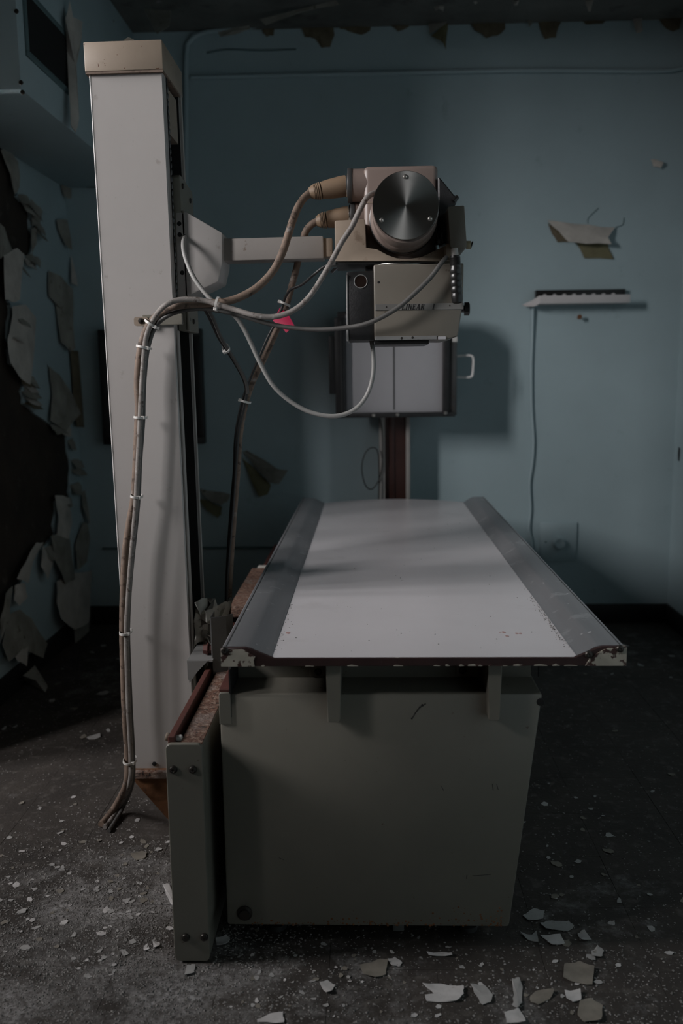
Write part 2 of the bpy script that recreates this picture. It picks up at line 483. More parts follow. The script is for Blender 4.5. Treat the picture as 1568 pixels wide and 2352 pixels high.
# paint skin on the left wall with one large torn hole
hole_edge = [(-1.440, 3.650, 2.165), (-1.440, 3.763, 2.168), (-1.440, 3.821, 2.052), (-1.440, 3.786, 1.985), (-1.440, 3.910, 1.985), (-1.440, 3.913, 1.893), (-1.440, 3.903, 1.780),
             (-1.440, 3.792, 1.751), (-1.440, 3.685, 1.721), (-1.440, 3.613, 1.560), (-1.440, 3.645, 1.537), (-1.440, 3.587, 1.405), (-1.440, 3.606, 1.316), (-1.440, 3.715, 1.253),
             (-1.440, 3.695, 1.142), (-1.440, 3.976, 1.055), (-1.440, 4.198, 0.998), (-1.440, 4.240, 0.812), (-1.440, 4.204, 0.677), (-1.440, 4.025, 0.694), (-1.440, 3.966, 0.552),
             (-1.440, 3.719, 0.491), (-1.440, 3.524, 0.422), (-1.440, 3.381, 0.315), (-1.440, 3.310, 0.248)]
hole2 = []
for a, b in zip(hole_edge, hole_edge[1:]):
    for t in (0, .25, .5, .75):
        j = R.uniform(-.008, .008)
        hole2.append((a[1] + (b[1] - a[1]) * t + R.uniform(-.02, .02), a[2] + (b[2] - a[2]) * t + j))
hole2 += [(3.0, 0.33), (2.8, 0.8), (2.85, 1.6), (3.0, 2.05)]
outer = [(2.66, 0.0), (YB, 0.0), (YB, ZC), (2.66, ZC)]
def skin(bm, outer, hole, x0, x1):
    tri = tessellate_polygon([[Vector((a, b, 0)) for a, b in outer], [Vector((a, b, 0)) for a, b in hole]])
    allp = outer + hole
    A = [bm.verts.new((x1, a, b)) for a, b in allp]
    B = [bm.verts.new((x0, a, b)) for a, b in allp]
    fs = []
    for t in tri:
        fs.append(bm.faces.new([A[i] for i in t])); fs.append(bm.faces.new([B[i] for i in reversed(t)]))
    n0 = len(outer)
    for rng in (range(n0), range(n0, n0 + len(hole))):
        rng = list(rng)
        for i, j in zip(rng, rng[1:] + rng[:1]):
            fs.append(bm.faces.new((A[i], A[j], B[j], B[i])))
    bmesh.ops.recalc_face_normals(bm, faces=fs)
    return bm
obj('paint_skin', skin(NB(), outer, hole2, XL - .001, XL + .010), 'wall', wall_left)

def sheet(pts, th=0.0016, off=(0, -1, 0)):
    """A thin curled flake from an outline of 3-D points, with real thickness."""
    bm = NB()
    P_ = [Vector(p) for p in pts]
    c = sum(P_, Vector()) / len(P_)
    n = Vector(off).normalized()
    cc = c + n * 0.006
    A = [bm.verts.new(p) for p in P_]; a0 = bm.verts.new(cc)
    B = [bm.verts.new(p - n * th) for p in P_]; b0 = bm.verts.new(cc - n * th)
    k = len(P_); fs = []
    for i in range(k):
        j = (i + 1) % k
        fs += [bm.faces.new((A[i], A[j], a0)), bm.faces.new((B[j], B[i], b0)), bm.faces.new((A[j], A[i], B[i], B[j]))]
    bmesh.ops.recalc_face_normals(bm, faces=fs)
    return bm

def jag(pts, amp, k=2):
    out = []
    for a, b in zip(pts, pts[1:] + pts[:1]):
        a, b = Vector(a), Vector(b)
        for i in range(k):
            p = a.lerp(b, i / k)
            if i: p = p + Vector((R.uniform(-amp, amp) * .4, R.uniform(-amp, amp), R.uniform(-amp, amp)))
            out.append(p)
    return out

# peeled sheets of paint standing off the left wall
left_flaps = [
    ('greyflap', [(-1.430, 3.563, 1.851), (-1.430, 3.603, 1.841), (-1.420, 3.646, 1.758), (-1.400, 3.491, 1.716), (-1.400, 3.465, 1.703)]),
    ('cream', [(-1.430, 3.564, 1.736), (-1.420, 3.698, 1.774), (-1.420, 3.770, 1.759), (-1.410, 3.715, 1.698), (-1.410, 3.664, 1.567), (-1.410, 3.581, 1.550), (-1.420, 3.538, 1.557), (-1.430, 3.574, 1.699)]),
    ('cream', [(-1.420, 3.603, 1.535), (-1.420, 3.753, 1.553), (-1.420, 3.858, 1.507), (-1.410, 3.796, 1.395), (-1.390, 3.665, 1.225), (-1.400, 3.580, 1.257), (-1.410, 3.523, 1.315), (-1.420, 3.533, 1.403), (-1.420, 3.584, 1.473)]),
    ('greyflap', [(-1.430, 3.907, 2.008), (-1.420, 3.957, 1.986), (-1.420, 4.017, 1.973), (-1.420, 3.994, 1.931), (-1.430, 3.906, 1.892)]),
    ('greyflap', [(-1.430, 3.895, 1.881), (-1.420, 3.953, 1.908), (-1.420, 3.918, 1.821), (-1.430, 3.886, 1.776)]),
    ('greyflap', [(-1.430, 4.077, 1.727), (-1.420, 4.206, 1.718), (-1.400, 4.309, 1.668), (-1.400, 4.281, 1.508), (-1.400, 4.292, 1.391), (-1.410, 4.238, 1.377), (-1.420, 4.153, 1.415), (-1.430, 4.142, 1.583), (-1.430, 4.057, 1.615)]),
    ('cream', [(-1.430, 4.397, 1.832), (-1.400, 4.496, 1.831), (-1.400, 4.436, 1.684), (-1.420, 4.350, 1.700)]),
    ('olive', [(-1.437, 4.614, 1.842), (-1.435, 4.855, 1.829), (-1.435, 4.905, 1.668), (-1.435, 4.672, 1.645), (-1.437, 4.574, 1.697)]),
    ('greyflap', [(-1.430, 4.311, 2.144), (-1.410, 4.419, 2.185), (-1.410, 4.417, 2.101), (-1.430, 4.351, 2.097)]),
    ('olive', [(-1.437, 4.541, 2.194), (-1.435, 4.646, 2.136), (-1.435, 4.600, 2.033), (-1.437, 4.498, 2.027)]),
    ('greyflap', [(-1.430, 4.222, 1.972), (-1.420, 4.345, 1.991), (-1.410, 4.360, 1.855), (-1.420, 4.293, 1.870), (-1.430, 4.237, 1.925)]),
    ('greyflap', [(-1.430, 4.003, 1.306), (-1.420, 4.104, 1.268), (-1.400, 4.210, 1.176), (-1.400, 4.322, 1.079), (-1.410, 4.111, 1.004), (-1.420, 3.954, 1.064), (-1.430, 4.025, 1.180)]),
    ('olivebrown', [(-1.430, 4.300, 1.391), (-1.420, 4.411, 1.382), (-1.410, 4.497, 1.115), (-1.410, 4.462, 0.997), (-1.420, 4.306, 1.017), (-1.430, 4.309, 1.226)]),
    ('greyflap', [(-1.420, 4.502, 1.045), (-1.410, 4.712, 1.062), (-1.410, 4.729, 0.981), (-1.410, 4.623, 0.912), (-1.420, 4.516, 0.960)]),
    ('olive', [(-1.430, 4.553, 0.823), (-1.420, 4.728, 0.788), (-1.420, 4.774, 0.683), (-1.430, 4.532, 0.708)]),
    ('cream', [(-1.420, 3.951, 0.728), (-1.410, 4.117, 0.693), (-1.410, 4.133, 0.574), (-1.410, 4.071, 0.502), (-1.420, 3.926, 0.521), (-1.420, 3.983, 0.619)]),
    ('greyflap', [(-1.420, 3.888, 0.559), (-1.410, 4.084, 0.507), (-1.400, 4.100, 0.307), (-1.400, 3.960, 0.315), (-1.410, 3.883, 0.437), (-1.420, 3.874, 0.546)]),
    ('cream', [(-1.420, 3.697, 0.560), (-1.420, 3.782, 0.544), (-1.410, 3.619, 0.493), (-1.400, 3.532, 0.420), (-1.400, 3.416, 0.466), (-1.410, 3.545, 0.509)]),
    ('cream', [(-1.420, 3.766, 0.539), (-1.410, 3.850, 0.440), (-1.400, 3.747, 0.385), (-1.410, 3.703, 0.456)]),
    ('cream', [(-1.420, 3.906, 0.340), (-1.410, 4.128, 0.330), (-1.400, 4.354, 0.293), (-1.390, 4.261, 0.115), (-1.380, 4.200, 0.065), (-1.380, 3.994, 0.090), (-1.390, 3.849, 0.185), (-1.410, 3.861, 0.252)]),
    ('greyflap', [(-1.430, 4.359, 0.690), (-1.420, 4.498, 0.699), (-1.410, 4.467, 0.541), (-1.410, 4.385, 0.528), (-1.420, 4.329, 0.618)]),
    ('cream', [(-1.430, 4.570, 0.713), (-1.420, 4.643, 0.583), (-1.410, 4.587, 0.499), (-1.410, 4.533, 0.494), (-1.420, 4.502, 0.558)]),
    ('greyflap', [(-1.430, 4.459, 0.942), (-1.420, 4.570, 0.934), (-1.410, 4.536, 0.847), (-1.420, 4.468, 0.854)]),
    ('greyflap', [(-1.420, 4.397, 0.293), (-1.400, 4.526, 0.217), (-1.390, 4.502, 0.186), (-1.410, 4.395, 0.220)]),
    ('greyflap', [(-1.430, 4.346, 0.539), (-1.420, 4.448, 0.499), (-1.410, 4.317, 0.345), (-1.420, 4.197, 0.328), (-1.430, 4.211, 0.454)]),
    ('greyflap', [(-1.420, 3.281, 0.239), (-1.420, 3.361, 0.335), (-1.410, 3.450, 0.332), (-1.410, 3.560, 0.265), (-1.400, 3.699, 0.114), (-1.390, 3.612, 0.075), (-1.400, 3.424, 0.177), (-1.400, 3.282, 0.169)]),
    ('cream', [(-1.410, 3.352, 0.178), (-1.400, 3.489, 0.175), (-1.390, 3.431, 0.101), (-1.390, 3.341, 0.153)]),
    ('greyflap', [(-1.420, 4.099, 0.068), (-1.410, 4.298, 0.038), (-1.400, 4.258, -0.041), (-1.400, 4.115, -0.045), (-1.410, 4.070, 0.004)]),
    ('greyflap', [(-1.430, 3.300, 0.331), (-1.420, 3.351, 0.425), (-1.420, 3.421, 0.436), (-1.410, 3.342, 0.322), (-1.410, 3.239, 0.256)]),
    ('greyflap', [(-1.430, 3.620, 2.134), (-1.430, 3.701, 2.161), (-1.420, 3.768, 2.123), (-1.420, 3.764, 2.024), (-1.420, 3.708, 1.985), (-1.430, 3.702, 2.061)]),
    ('cream', [(-1.420, 3.439, 0.434), (-1.410, 3.521, 0.423), (-1.400, 3.513, 0.366), (-1.400, 3.419, 0.355), (-1.410, 3.396, 0.385)]),
]
for m_, pts in left_flaps:
    obj('paint_flap', sheet(jag(pts, 0.006), 0.002, (0.5, -0.8, 0.1)), m_, wall_left)
# smaller curls along the torn edge
for k in range(34):
    i = R.randrange(4, len(hole2) - 6)
    y_, z_ = hole2[i]
    if y_ < 3.3: continue
    w_, l_ = R.uniform(.07, .16), R.uniform(.03, .08)
    x_ = XL + .011
    dy, dz_ = R.uniform(-.03, .05), -l_
    obj('paint_flap', sheet(jag([(x_, y_, z_), (x_ + .012, y_ + w_ * .6, z_ + R.uniform(-.01, .02)), (x_ + .01, y_ + w_, z_ - .3 * l_), (x_ + R.uniform(.02, .05), y_ + w_ * .7 + dy, z_ + dz_), (x_ + R.uniform(.01, .04), y_ + dy * .5, z_ + dz_ * R.uniform(.6, .9))], .006), .002, (.5, -.8, .1)), R.choice(('greyflap', 'greyflap', 'cream', 'olivebrown')), wall_left)
# slab of board leaning at the foot of the left wall
tag(obj('broken_board', sheet(jag([(-1.431, 3.521, 0.000), (-1.400, 3.406, 0.070), (-1.420, 3.589, 0.053), (-1.325, 3.470, 0.003), (-1.312, 3.404, 0.001)], .004), 0.006, (0.4, -.8, .3)), 'greyflap'),
    'broken tan board leaning against the foot of the left wall', 'board')

# base mouldings
struct('baseboard_back', bx(NB(), XL, XR, YB - .012, YB, 0, .098, .003), 'baseboard', 'black vinyl skirting along the back wall', 'baseboard')
struct('baseboard_right', bx(NB(), XR - .012, XR, 1.3, YB - .012, 0, .098, .003), 'baseboard', 'black vinyl skirting along the right wall', 'baseboard')
struct('baseboard_left', bx(NB(), XL, XL + .018, YCOR, YB - .012, 0, .10, .003), 'baseboard', 'black vinyl skirting along the left wall', 'baseboard')

# windows, out of the picture to the left of the viewer
def window(name, label, xw, wn, glass):
    y0, y1, z0, z1 = wn
    win = thing(name, label, 'window', (xw - .12, (y0 + y1) / 2, z0))
    win['kind'] = 'structure'
    bm = NB()
    fx0, fx1 = xw - .15, xw - .09
    for (a, b, c, d) in ((y0, y1, z0, z0 + .05), (y0, y1, z1 - .05, z1), (y0, y0 + .05, z0 + .05, z1 - .05), (y1 - .05, y1, z0 + .05, z1 - .05)):
        bx(bm, fx0, fx1, a, b, c, d, .004)
    obj('window_frame', bm, 'palemetal', win)
    ym = (y0 + y1) / 2
    obj('mullion', bx(NB(), fx0 + .01, fx1 - .01, ym - .02, ym + .02, z0 + .05, z1 - .05, .003), 'palemetal', win)
    for a, b in ((y0 + .05, ym - .02), (ym + .02, y1 - .05)):
        obj('pane', bx(NB(), xw - .123, xw - .118, a - .005, b + .005, z0 + .045, z1 - .045), glass, win)
    obj('window_sill', bx(NB(), xw - .10, xw + .05, y0 - .04, y1 + .04, z0 - .03, z0 + .004, .004), 'palemetal', win)
window('window_1', 'tall clear window in the far left wall lighting the room', XFAR, WIN_A, 'glass')
window('table_fill_window', 'added unseen window in the far left wall that lights the table', XFAR, WIN_B, 'glass')
# what lies outside
g = obj('outdoor_ground', bx(NB(), -40, XFAR - .4, -30, 40, -1.2, -1.0), 'ground')
g['kind'] = 'structure'; g['label'] = 'ground outside the window'; g['category'] = 'ground'

# ---- flaking paint along the top of the back wall
top_patches = [
    ('olivebrown', [(-0.306, 4.395, 2.854), (-0.158, 4.395, 2.854), (-0.146, 4.392, 2.797), (-0.167, 4.392, 2.745), (-0.207, 4.392, 2.742), (-0.239, 4.393, 2.784), (-0.283, 4.394, 2.793)]),
    ('olivebrown', [(-0.134, 4.395, 2.857), (0.022, 4.395, 2.858), (0.018, 4.393, 2.812), (-0.022, 4.392, 2.794), (-0.082, 4.393, 2.811), (-0.122, 4.394, 2.823)]),
    ('olivebrown', [(0.102, 4.395, 2.859), (0.202, 4.395, 2.861), (0.194, 4.393, 2.823), (0.146, 4.392, 2.805), (0.114, 4.394, 2.829)]),
    ('olivebrown', [(-0.487, 4.395, 2.847), (-0.419, 4.395, 2.849), (-0.428, 4.393, 2.800), (-0.460, 4.393, 2.797)]),
    ('cream', [(0.281, 4.390, 2.853), (0.375, 4.370, 2.844), (0.337, 4.340, 2.801), (0.285, 4.330, 2.769)]),
    ('olive', [(0.372, 4.385, 2.846), (0.366, 4.360, 2.774), (0.362, 4.350, 2.707), (0.335, 4.360, 2.752), (0.296, 4.370, 2.775)]),
    ('olivebrown', [(0.472, 4.395, 2.858), (0.639, 4.395, 2.858), (0.635, 4.390, 2.804), (0.599, 4.388, 2.775), (0.548, 4.388, 2.765), (0.496, 4.390, 2.800)]),
    ('greyflap', [(0.721, 4.390, 2.858), (0.766, 4.380, 2.853), (0.740, 4.360, 2.798)]),
    ('olivebrown', [(0.777, 4.395, 2.855), (0.907, 4.395, 2.855), (0.876, 4.390, 2.806), (0.865, 4.388, 2.761), (0.817, 4.388, 2.755), (0.793, 4.390, 2.801)]),
    ('olivebrown', [(0.962, 4.395, 2.850), (1.104, 4.395, 2.851), (1.077, 4.392, 2.817), (1.002, 4.392, 2.815)]),
    ('cream', [(1.209, 4.390, 2.843), (1.249, 4.380, 2.842), (1.250, 4.360, 2.772), (1.223, 4.360, 2.761)]),
    ('olivebrown', [(1.316, 4.395, 2.849), (1.399, 4.390, 2.871), (1.430, 4.385, 2.843), (1.421, 4.385, 2.784), (1.379, 4.388, 2.779), (1.339, 4.390, 2.814)]),
]
for m_, pts in top_patches:
    obj('paint_flap', sheet(jag(pts, .008), .002), m_, wall_back)
# loose strips hanging from the ceiling
for m_, pts in [
    ('greyflap', [(-0.469, 4.200, 2.801), (-0.131, 4.100, 2.833), (-0.116, 4.100, 2.815), (-0.265, 4.150, 2.810), (-0.443, 4.200, 2.776)]),
    ('greyflap', [(-0.663, 4.250, 2.770), (-0.518, 4.220, 2.785), (-0.515, 4.220, 2.770), (-0.652, 4.250, 2.751)]),
    ('cream', [(0.292, 4.200, 2.861), (0.345, 4.200, 2.860), (0.336, 4.180, 2.807), (0.302, 4.180, 2.811)]),
    ('cream', [(0.456, 4.150, 2.838), (0.483, 4.150, 2.838), (0.467, 4.140, 2.818)]),
    ('cream', [(0.628, 4.150, 2.834), (0.658, 4.150, 2.833), (0.649, 4.140, 2.809), (0.634, 4.140, 2.809)]),
    ('cream', [(0.940, 4.150, 2.827), (0.974, 4.150, 2.826), (0.959, 4.130, 2.773), (0.946, 4.140, 2.791)]),
    ('greyflap', [(-1.201, 4.100, 2.841), (-1.106, 4.100, 2.856), (-1.077, 4.060, 2.754), (-1.119, 4.060, 2.741)]),
    ('greyflap', [(-0.957, 4.100, 2.818), (-0.840, 4.100, 2.808), (-0.840, 4.050, 2.727), (-0.893, 4.050, 2.697), (-0.926, 4.080, 2.758)]),
]:
    obj('paint_flap', sheet(jag(pts, .008), .002), m_, ceiling)

# peeled paint lower on the back wall
for m_, pts in [
    ('cream', [(0.847, 4.396, 1.958), (0.913, 4.390, 1.948), (1.039, 4.390, 1.934), (1.161, 4.388, 1.919), (1.123, 4.360, 1.871), (1.136, 4.345, 1.837), (1.018, 4.340, 1.840), (0.934, 4.345, 1.852), (0.894, 4.370, 1.905)]),
    ('olive', [(0.981, 4.394, 1.856), (1.132, 4.394, 1.853), (1.146, 4.392, 1.805), (1.161, 4.392, 1.775), (1.024, 4.392, 1.781)]),
    ('olivebrown', [(0.849, 4.396, 1.946), (0.898, 4.394, 1.909), (0.948, 4.392, 1.856), (0.896, 4.394, 1.857), (0.870, 4.395, 1.894)]),
    ('cream', [(1.318, 4.398, 2.223), (1.359, 4.385, 2.212), (1.373, 4.378, 2.202), (1.358, 4.380, 2.180), (1.329, 4.390, 2.190)]),
    ('greyflap', [(-0.630, 4.395, 0.883), (-0.607, 4.390, 0.887), (-0.523, 4.360, 0.844), (-0.457, 4.340, 0.801), (-0.399, 4.330, 0.792), (-0.423, 4.330, 0.754), (-0.445, 4.330, 0.724), (-0.493, 4.340, 0.732), (-0.555, 4.370, 0.790)]),
    ('olive', [(-0.631, 4.396, 0.848), (-0.592, 4.390, 0.818), (-0.536, 4.380, 0.762), (-0.489, 4.375, 0.715), (-0.507, 4.370, 0.668), (-0.550, 4.370, 0.655), (-0.588, 4.380, 0.737)]),
    ('greyflap', [(-0.856, 4.396, 0.698), (-0.779, 4.390, 0.685), (-0.687, 4.360, 0.671), (-0.704, 4.350, 0.637), (-0.735, 4.350, 0.620), (-0.798, 4.370, 0.640)]),
    ('olive', [(-0.855, 4.396, 0.645), (-0.802, 4.390, 0.637), (-0.736, 4.380, 0.607), (-0.741, 4.375, 0.568), (-0.759, 4.375, 0.551), (-0.811, 4.380, 0.590)]),
]:
    obj('paint_flap', sheet(jag(pts, .005), .002), m_, wall_back)
obj('paint_crack', tube(NB(), [(1.037, 4.399, 1.941), (1.037, 4.399, 1.963), (1.068, 4.399, 1.994), (1.084, 4.399, 2.009)], .0022, 6, 3), 'wall_dark', wall_back)
obj('paint_crack', tube(NB(), [(1.168, 4.399, 1.921), (1.200, 4.399, 1.932), (1.205, 4.399, 1.964)], .0025, 6, 3), 'wall_dark', wall_back)
obj('paint_crack', tube(NB(), [(-0.740, 4.399, 2.734), (-0.648, 4.399, 2.747), (-0.487, 4.399, 2.739), (-0.325, 4.399, 2.741)], .004, 6, 4), 'wall_dark', wall_back)
obj('gouge', sheet([(1.486, 4.344, 0.888), (1.486, 4.313, 0.882), (1.486, 4.317, 0.819), (1.486, 4.341, 0.821)], .001, (-1, 0, 0)), 'ink', wall_right)

# painted conduits on the back wall
c1 = obj('conduit', tube(NB(), [(-0.817, 4.385, 2.624), (-0.084, 4.385, 2.624), (0.716, 4.385, 2.621), (1.311, 4.385, 2.606), (1.440, 4.385, 2.616)], .010, 10, 6), 'wall')
tag(c1, 'teal painted conduit running level across the top of the back wall', 'conduit')
c2 = obj('conduit', tube(NB(), [(-0.871, 4.385, 1.878), (-0.848, 4.385, 2.391), (-0.834, 4.385, 2.716), (-0.815, 4.385, 2.782), (-0.753, 4.385, 2.816), (-0.603, 4.385, 2.831), (-0.482, 4.385, 2.843)], .011, 10, 8), 'wall')
tag(c2, 'teal painted conduit bending from vertical behind the tall column', 'conduit')
c3 = obj('raceway', bx(NB(), -1.35, -0.28, 4.386, YB, .392, .402, .002), 'wall_dark')
tag(c3, 'thin dark raceway low on the wall left of the table', 'raceway')

# ---- duct box in the upper left corner
dx, dz = -1.08, 2.145
duct = thing('duct_box', 'teal painted ceiling duct with a black louvred grille', 'duct', ((XL + dx) / 2, 3.6, dz))
obj('duct_body', bx(NB(), XL + .012, dx, 2.93, YB - .002, dz, ZC - .002, .004), 'wall', duct)
bm = NB()
gy0, gy1, gz0, gz1 = 2.985, 3.40, 2.262, 2.475
for (a, b, c, d) in ((gy0, gy1, gz0, gz0 + .02), (gy0, gy1, gz1 - .02, gz1), (gy0, gy0 + .02, gz0 + .02, gz1 - .02), (gy1 - .02, gy1, gz0 + .02, gz1 - .02)):
    bx(bm, dx, dx + .008, a, b, c, d, .002)
obj('grille_frame', bm, 'wall_dark', duct)
obj('grille_opening', bx(NB(), dx, dx + .002, gy0 + .02, gy1 - .02, gz0 + .02, gz1 - .02), 'void', duct)
for k in range(11):
    zz = gz0 + .024 + k * .0160
    obj('louvre', prism(NB(), [(dx + .002, zz), (dx + .0035, zz), (dx + .008, zz + .014), (dx + .0065, zz + .014)], 'y', gy0 + .02, gy1 - .02), 'void', duct)
sm = screw_mesh('duct_screw', .007, .005, 'screw')
for p in ((-1.077, 2.930, 2.372), (-1.077, 2.930, 2.165), (-1.074, 2.930, 2.136)):
    shared('screw', sm, duct, (p[0] - .002, 2.929, p[2]))
obj('paint_flap', sheet(jag([(-1.060, 3.345, 2.504), (-1.060, 3.405, 2.585), (-1.050, 3.403, 2.529), (-1.040, 3.483, 2.543), (-1.040, 3.463, 2.485), (-1.040, 3.381, 2.360), (-1.040, 3.378, 2.285), (-1.040, 3.379, 2.182), (-1.040, 3.329, 2.118), (-1.050, 3.310, 2.137), (-1.060, 3.341, 2.275), (-1.070, 3.375, 2.402)], .004), .003, (.6, -.8, 0)), 'cream', duct)
tag(obj('wall_hook', bx(NB(), *((-1.333, 4.395, 2.159)[0], (-1.278, 4.395, 2.158)[0]), 4.37, YB, (-1.308, 4.395, 2.145)[2], (-1.307, 4.395, 2.170)[2], .003), 'black'), 'small black bar fixed high on the wall left of the column', 'bar')

# dark cabinet on the wall behind the column
cab = thing('wall_cabinet', 'black framed viewing panel on the wall behind the column', 'panel', (-1.05, 4.36, .92))
cx0, cx1, cz0, cz1 = -1.302, -.805, .925, 1.478
bm = NB()
for (a, b, c, d) in ((cx0, cx1, cz0, cz0 + .035), (cx0, cx1, cz1 - .035, cz1), (cx0, cx0 + .035, cz0 + .035, cz1 - .035), (cx1 - .035, cx1, cz0 + .035, cz1 - .035)):
    bx(bm, a, b, 4.33, YB - .001, c, d, .003)
obj('frame', bm, 'blackpaint', cab)
obj('panel', bx(NB(), cx0 + .03, cx1 - .03, 4.35, YB - .001, cz0 + .03, cz1 - .03), 'void', cab)

# film shelf on the wall with its cord
sh = thing('film_shelf', 'white lipped wall rack with a black slotted back', 'rack', (1.0, 4.33, 1.56))
sx0, sx1 = 0.787, 1.222
obj('back_plate', bx(NB(), (0.794, 4.390, 1.589)[0], (1.216, 4.390, 1.583)[0], 4.372, YB - .001, (0.940, 4.380, 1.586)[2], (0.939, 4.380, 1.635)[2], .002), 'black', sh)
lipz0, lipz1 = (1.007, 4.310, 1.566)[2], (1.006, 4.310, 1.604)[2]
obj('lip', bx(NB(), (0.800, 4.310, 1.583)[0], (1.222, 4.310, 1.577)[0], 4.305, 4.317, lipz0, lipz1, .003), 'white', sh)
obj('tray', bx(NB(), (0.800, 4.310, 1.583)[0], (1.222, 4.310, 1.577)[0], 4.317, YB - .001, lipz0, lipz0 + .008), 'white', sh)
for k in range(8):
    xx = (0.805, 4.340, 1.585)[0] + .022 + k * .046
    obj('divider', prism(NB(), rrect(xx, xx + .016, lipz0 + .008, lipz1 + .012, .006), 'y', 4.36, 4.372), 'white', sh)
obj('end_cap', sheet([(0.799, 4.310, 1.605), (0.804, 4.310, 1.569), (0.780, 4.330, 1.557), (0.746, 4.370, 1.560), (0.731, 4.380, 1.569), (0.773, 4.340, 1.586)], .004), 'white', sh)
cord = obj('hanging_cord', tube(NB(), [(0.785, 4.385, 1.561), (0.786, 4.392, 1.406), (0.784, 4.392, 1.261), (0.790, 4.392, 1.073), (0.802, 4.392, 0.925), (0.799, 4.392, 0.818), (0.787, 4.392, 0.710), (0.794, 4.392, 0.580), (0.789, 4.392, 0.482), (0.806, 4.392, 0.383), (0.816, 4.390, 0.105)], .006, 8, 8), 'wall')
tag(cord, 'painted cord hanging down the wall from the white rack', 'cord')
hook = obj('wall_nail', revolve(NB(), (1.003, 4.400, 1.504), (0, -1, .12), [(0, .004), (.03, .004), (.032, .011), (.036, .011), (.038, 0)], 12), 'woodrust')
tag(hook, 'rusty nail in the wall below the white rack', 'nail')

# access plate with knob
ap = thing('access_plate', 'teal painted square wall plate with a round knob', 'plate', (1.06, 4.39, .3))
a0, a1 = (0.844, 4.390, 0.317), (1.024, 4.390, 0.513)
obj('plate', bx(NB(), a0[0], a1[0], 4.39, YB - .0005, a0[2], a1[2], .002), 'wall', ap)
kc = (0.935, 4.385, 0.412)
obj('knob', revolve(NB(), (kc[0], 4.391, kc[2]), (0, -1, 0), [(0, .036), (.004, .036), (.006, .029), (.030, .028), (.034, .024), (.031, .020), (.030, 0)], 24), 'wall', ap)
shared('screw', screw_mesh('plate_screw', .005, .003, 'wall_dark'), ap, (0.872, 4.390, 0.416))

# wall bucky stand
bk = thing('wall_bucky', 'wall mounted bucky with a pale grey face and black frame on a maroon rail', 'bucky stand', (.12, 4.2, 0))
rx0, rx1 = (0.047, 4.240, 0.860)[0], (0.193, 4.240, 0.859)[0]
m0, m1 = (0.074, 4.240, 0.860)[0], (0.173, 4.240, 0.859)[0]
obj('side_rail', bx(NB(), rx0, m0, 4.24, YB - .001, 0, 2.0, .003), 'palemetal', bk)
obj('side_rail', bx(NB(), m1, rx1, 4.24, YB - .001, 0, 2.0, .003), 'palemetal', bk)
obj('centre_rail', bx(NB(), m0, m1, 4.27, YB - .001, 0, 2.0), 'standrail', bk)
obj('guide_strip', bx(NB(), m0 + .018, m0 + .045, 4.262, 4.28, 0, 2.0, .002), 'standrail', bk)
f0, f1 = (-0.104, 4.050, 1.076), (0.335, 4.050, 1.499)
obj('face_panel', bx(NB(), f0[0], f1[0], 4.055, 4.10, f0[2], f1[2] + .02, .003), 'screen', bk)
obj('centre_line', bx(NB(), (0.111, 4.050, 1.171)[0], (0.117, 4.050, 1.171)[0], 4.0535, 4.056, (0.112, 4.050, 1.088)[2], f1[2]), 'darkmetal', bk)
hz0, hz1 = (0.103, 4.050, 1.055)[2], f1[2] + .035
l0, r1_ = (-0.153, 4.050, 1.174)[0], (0.399, 4.050, 1.168)[0]
obj('housing', bx(NB(), l0 + .01, (0.395, 4.050, 1.168)[0], 4.09, 4.19, hz0, hz1, .004), 'blackpaint', bk)
fr = obj('frame_bottom', bx(NB(), l0 + .012, (0.391, 4.050, 1.168)[0], 4.03, 4.10, hz0, f0[2], .003), 'blackpaint', bk)
obj('frame_side', bx(NB(), f1[0], (0.364, 4.050, 1.168)[0], 4.03, 4.10, f0[2], hz1, .003), 'blackpaint', bk)
obj('frame_side', bx(NB(), (0.364, 4.050, 1.168)[0], r1_, 4.045, 4.19, hz0 + .005, hz1 - .03, .004), 'darkmetal', bk)
obj('frame_side', bx(NB(), l0, f0[0], 4.02, 4.10, hz0, (-0.127, 4.030, 1.505)[2], .004), 'blackpaint', bk)
obj('lock_bar', bx(NB(), (-0.181, 4.030, 1.367)[0], (-0.148, 4.030, 1.367)[0], 4.03, 4.08, (-0.170, 4.030, 1.163)[2], (-0.167, 4.030, 1.424)[2], .004), 'blackpaint', bk)
obj('guide_edge', bx(NB(), (-0.128, 4.020, 1.366)[0], (-0.123, 4.020, 1.366)[0], 4.015, 4.021, (-0.132, 4.020, 1.078)[2], (-0.127, 4.020, 1.489)[2]), 'darkmetal', bk)
hp = [(0.403, 4.100, 1.328), (0.454, 4.100, 1.330), (0.473, 4.100, 1.326), (0.479, 4.100, 1.310), (0.478, 4.100, 1.283), (0.476, 4.100, 1.248), (0.470, 4.100, 1.234), (0.451, 4.100, 1.231), (0.404, 4.100, 1.233)]
obj('handle', tube(NB(), hp, .0055, 10, 6), 'edge', bk)
obj('latch', bx(NB(), (0.377, 4.040, 1.398)[0], (0.400, 4.040, 1.398)[0], 4.04, 4.055, (0.389, 4.040, 1.390)[2], (0.389, 4.040, 1.413)[2], .002), 'tie', bk)
sm2 = screw_mesh('bucky_screw', .009, .006, 'screwlight')
for p in ((0.129, 4.030, 1.067), (0.347, 4.030, 1.072), (-0.142, 4.030, 1.054), (0.020, 4.030, 1.054)):
    shared('screw', sm2, bk, (p[0], 4.03, max(p[2], hz0 + .01)))
for ch_ in bk.children:
    if ch_.name.split('.')[0] not in ('side_rail', 'centre_rail', 'guide_strip'):
        ch_.location.y += .065      # the box hangs close in front of its rails
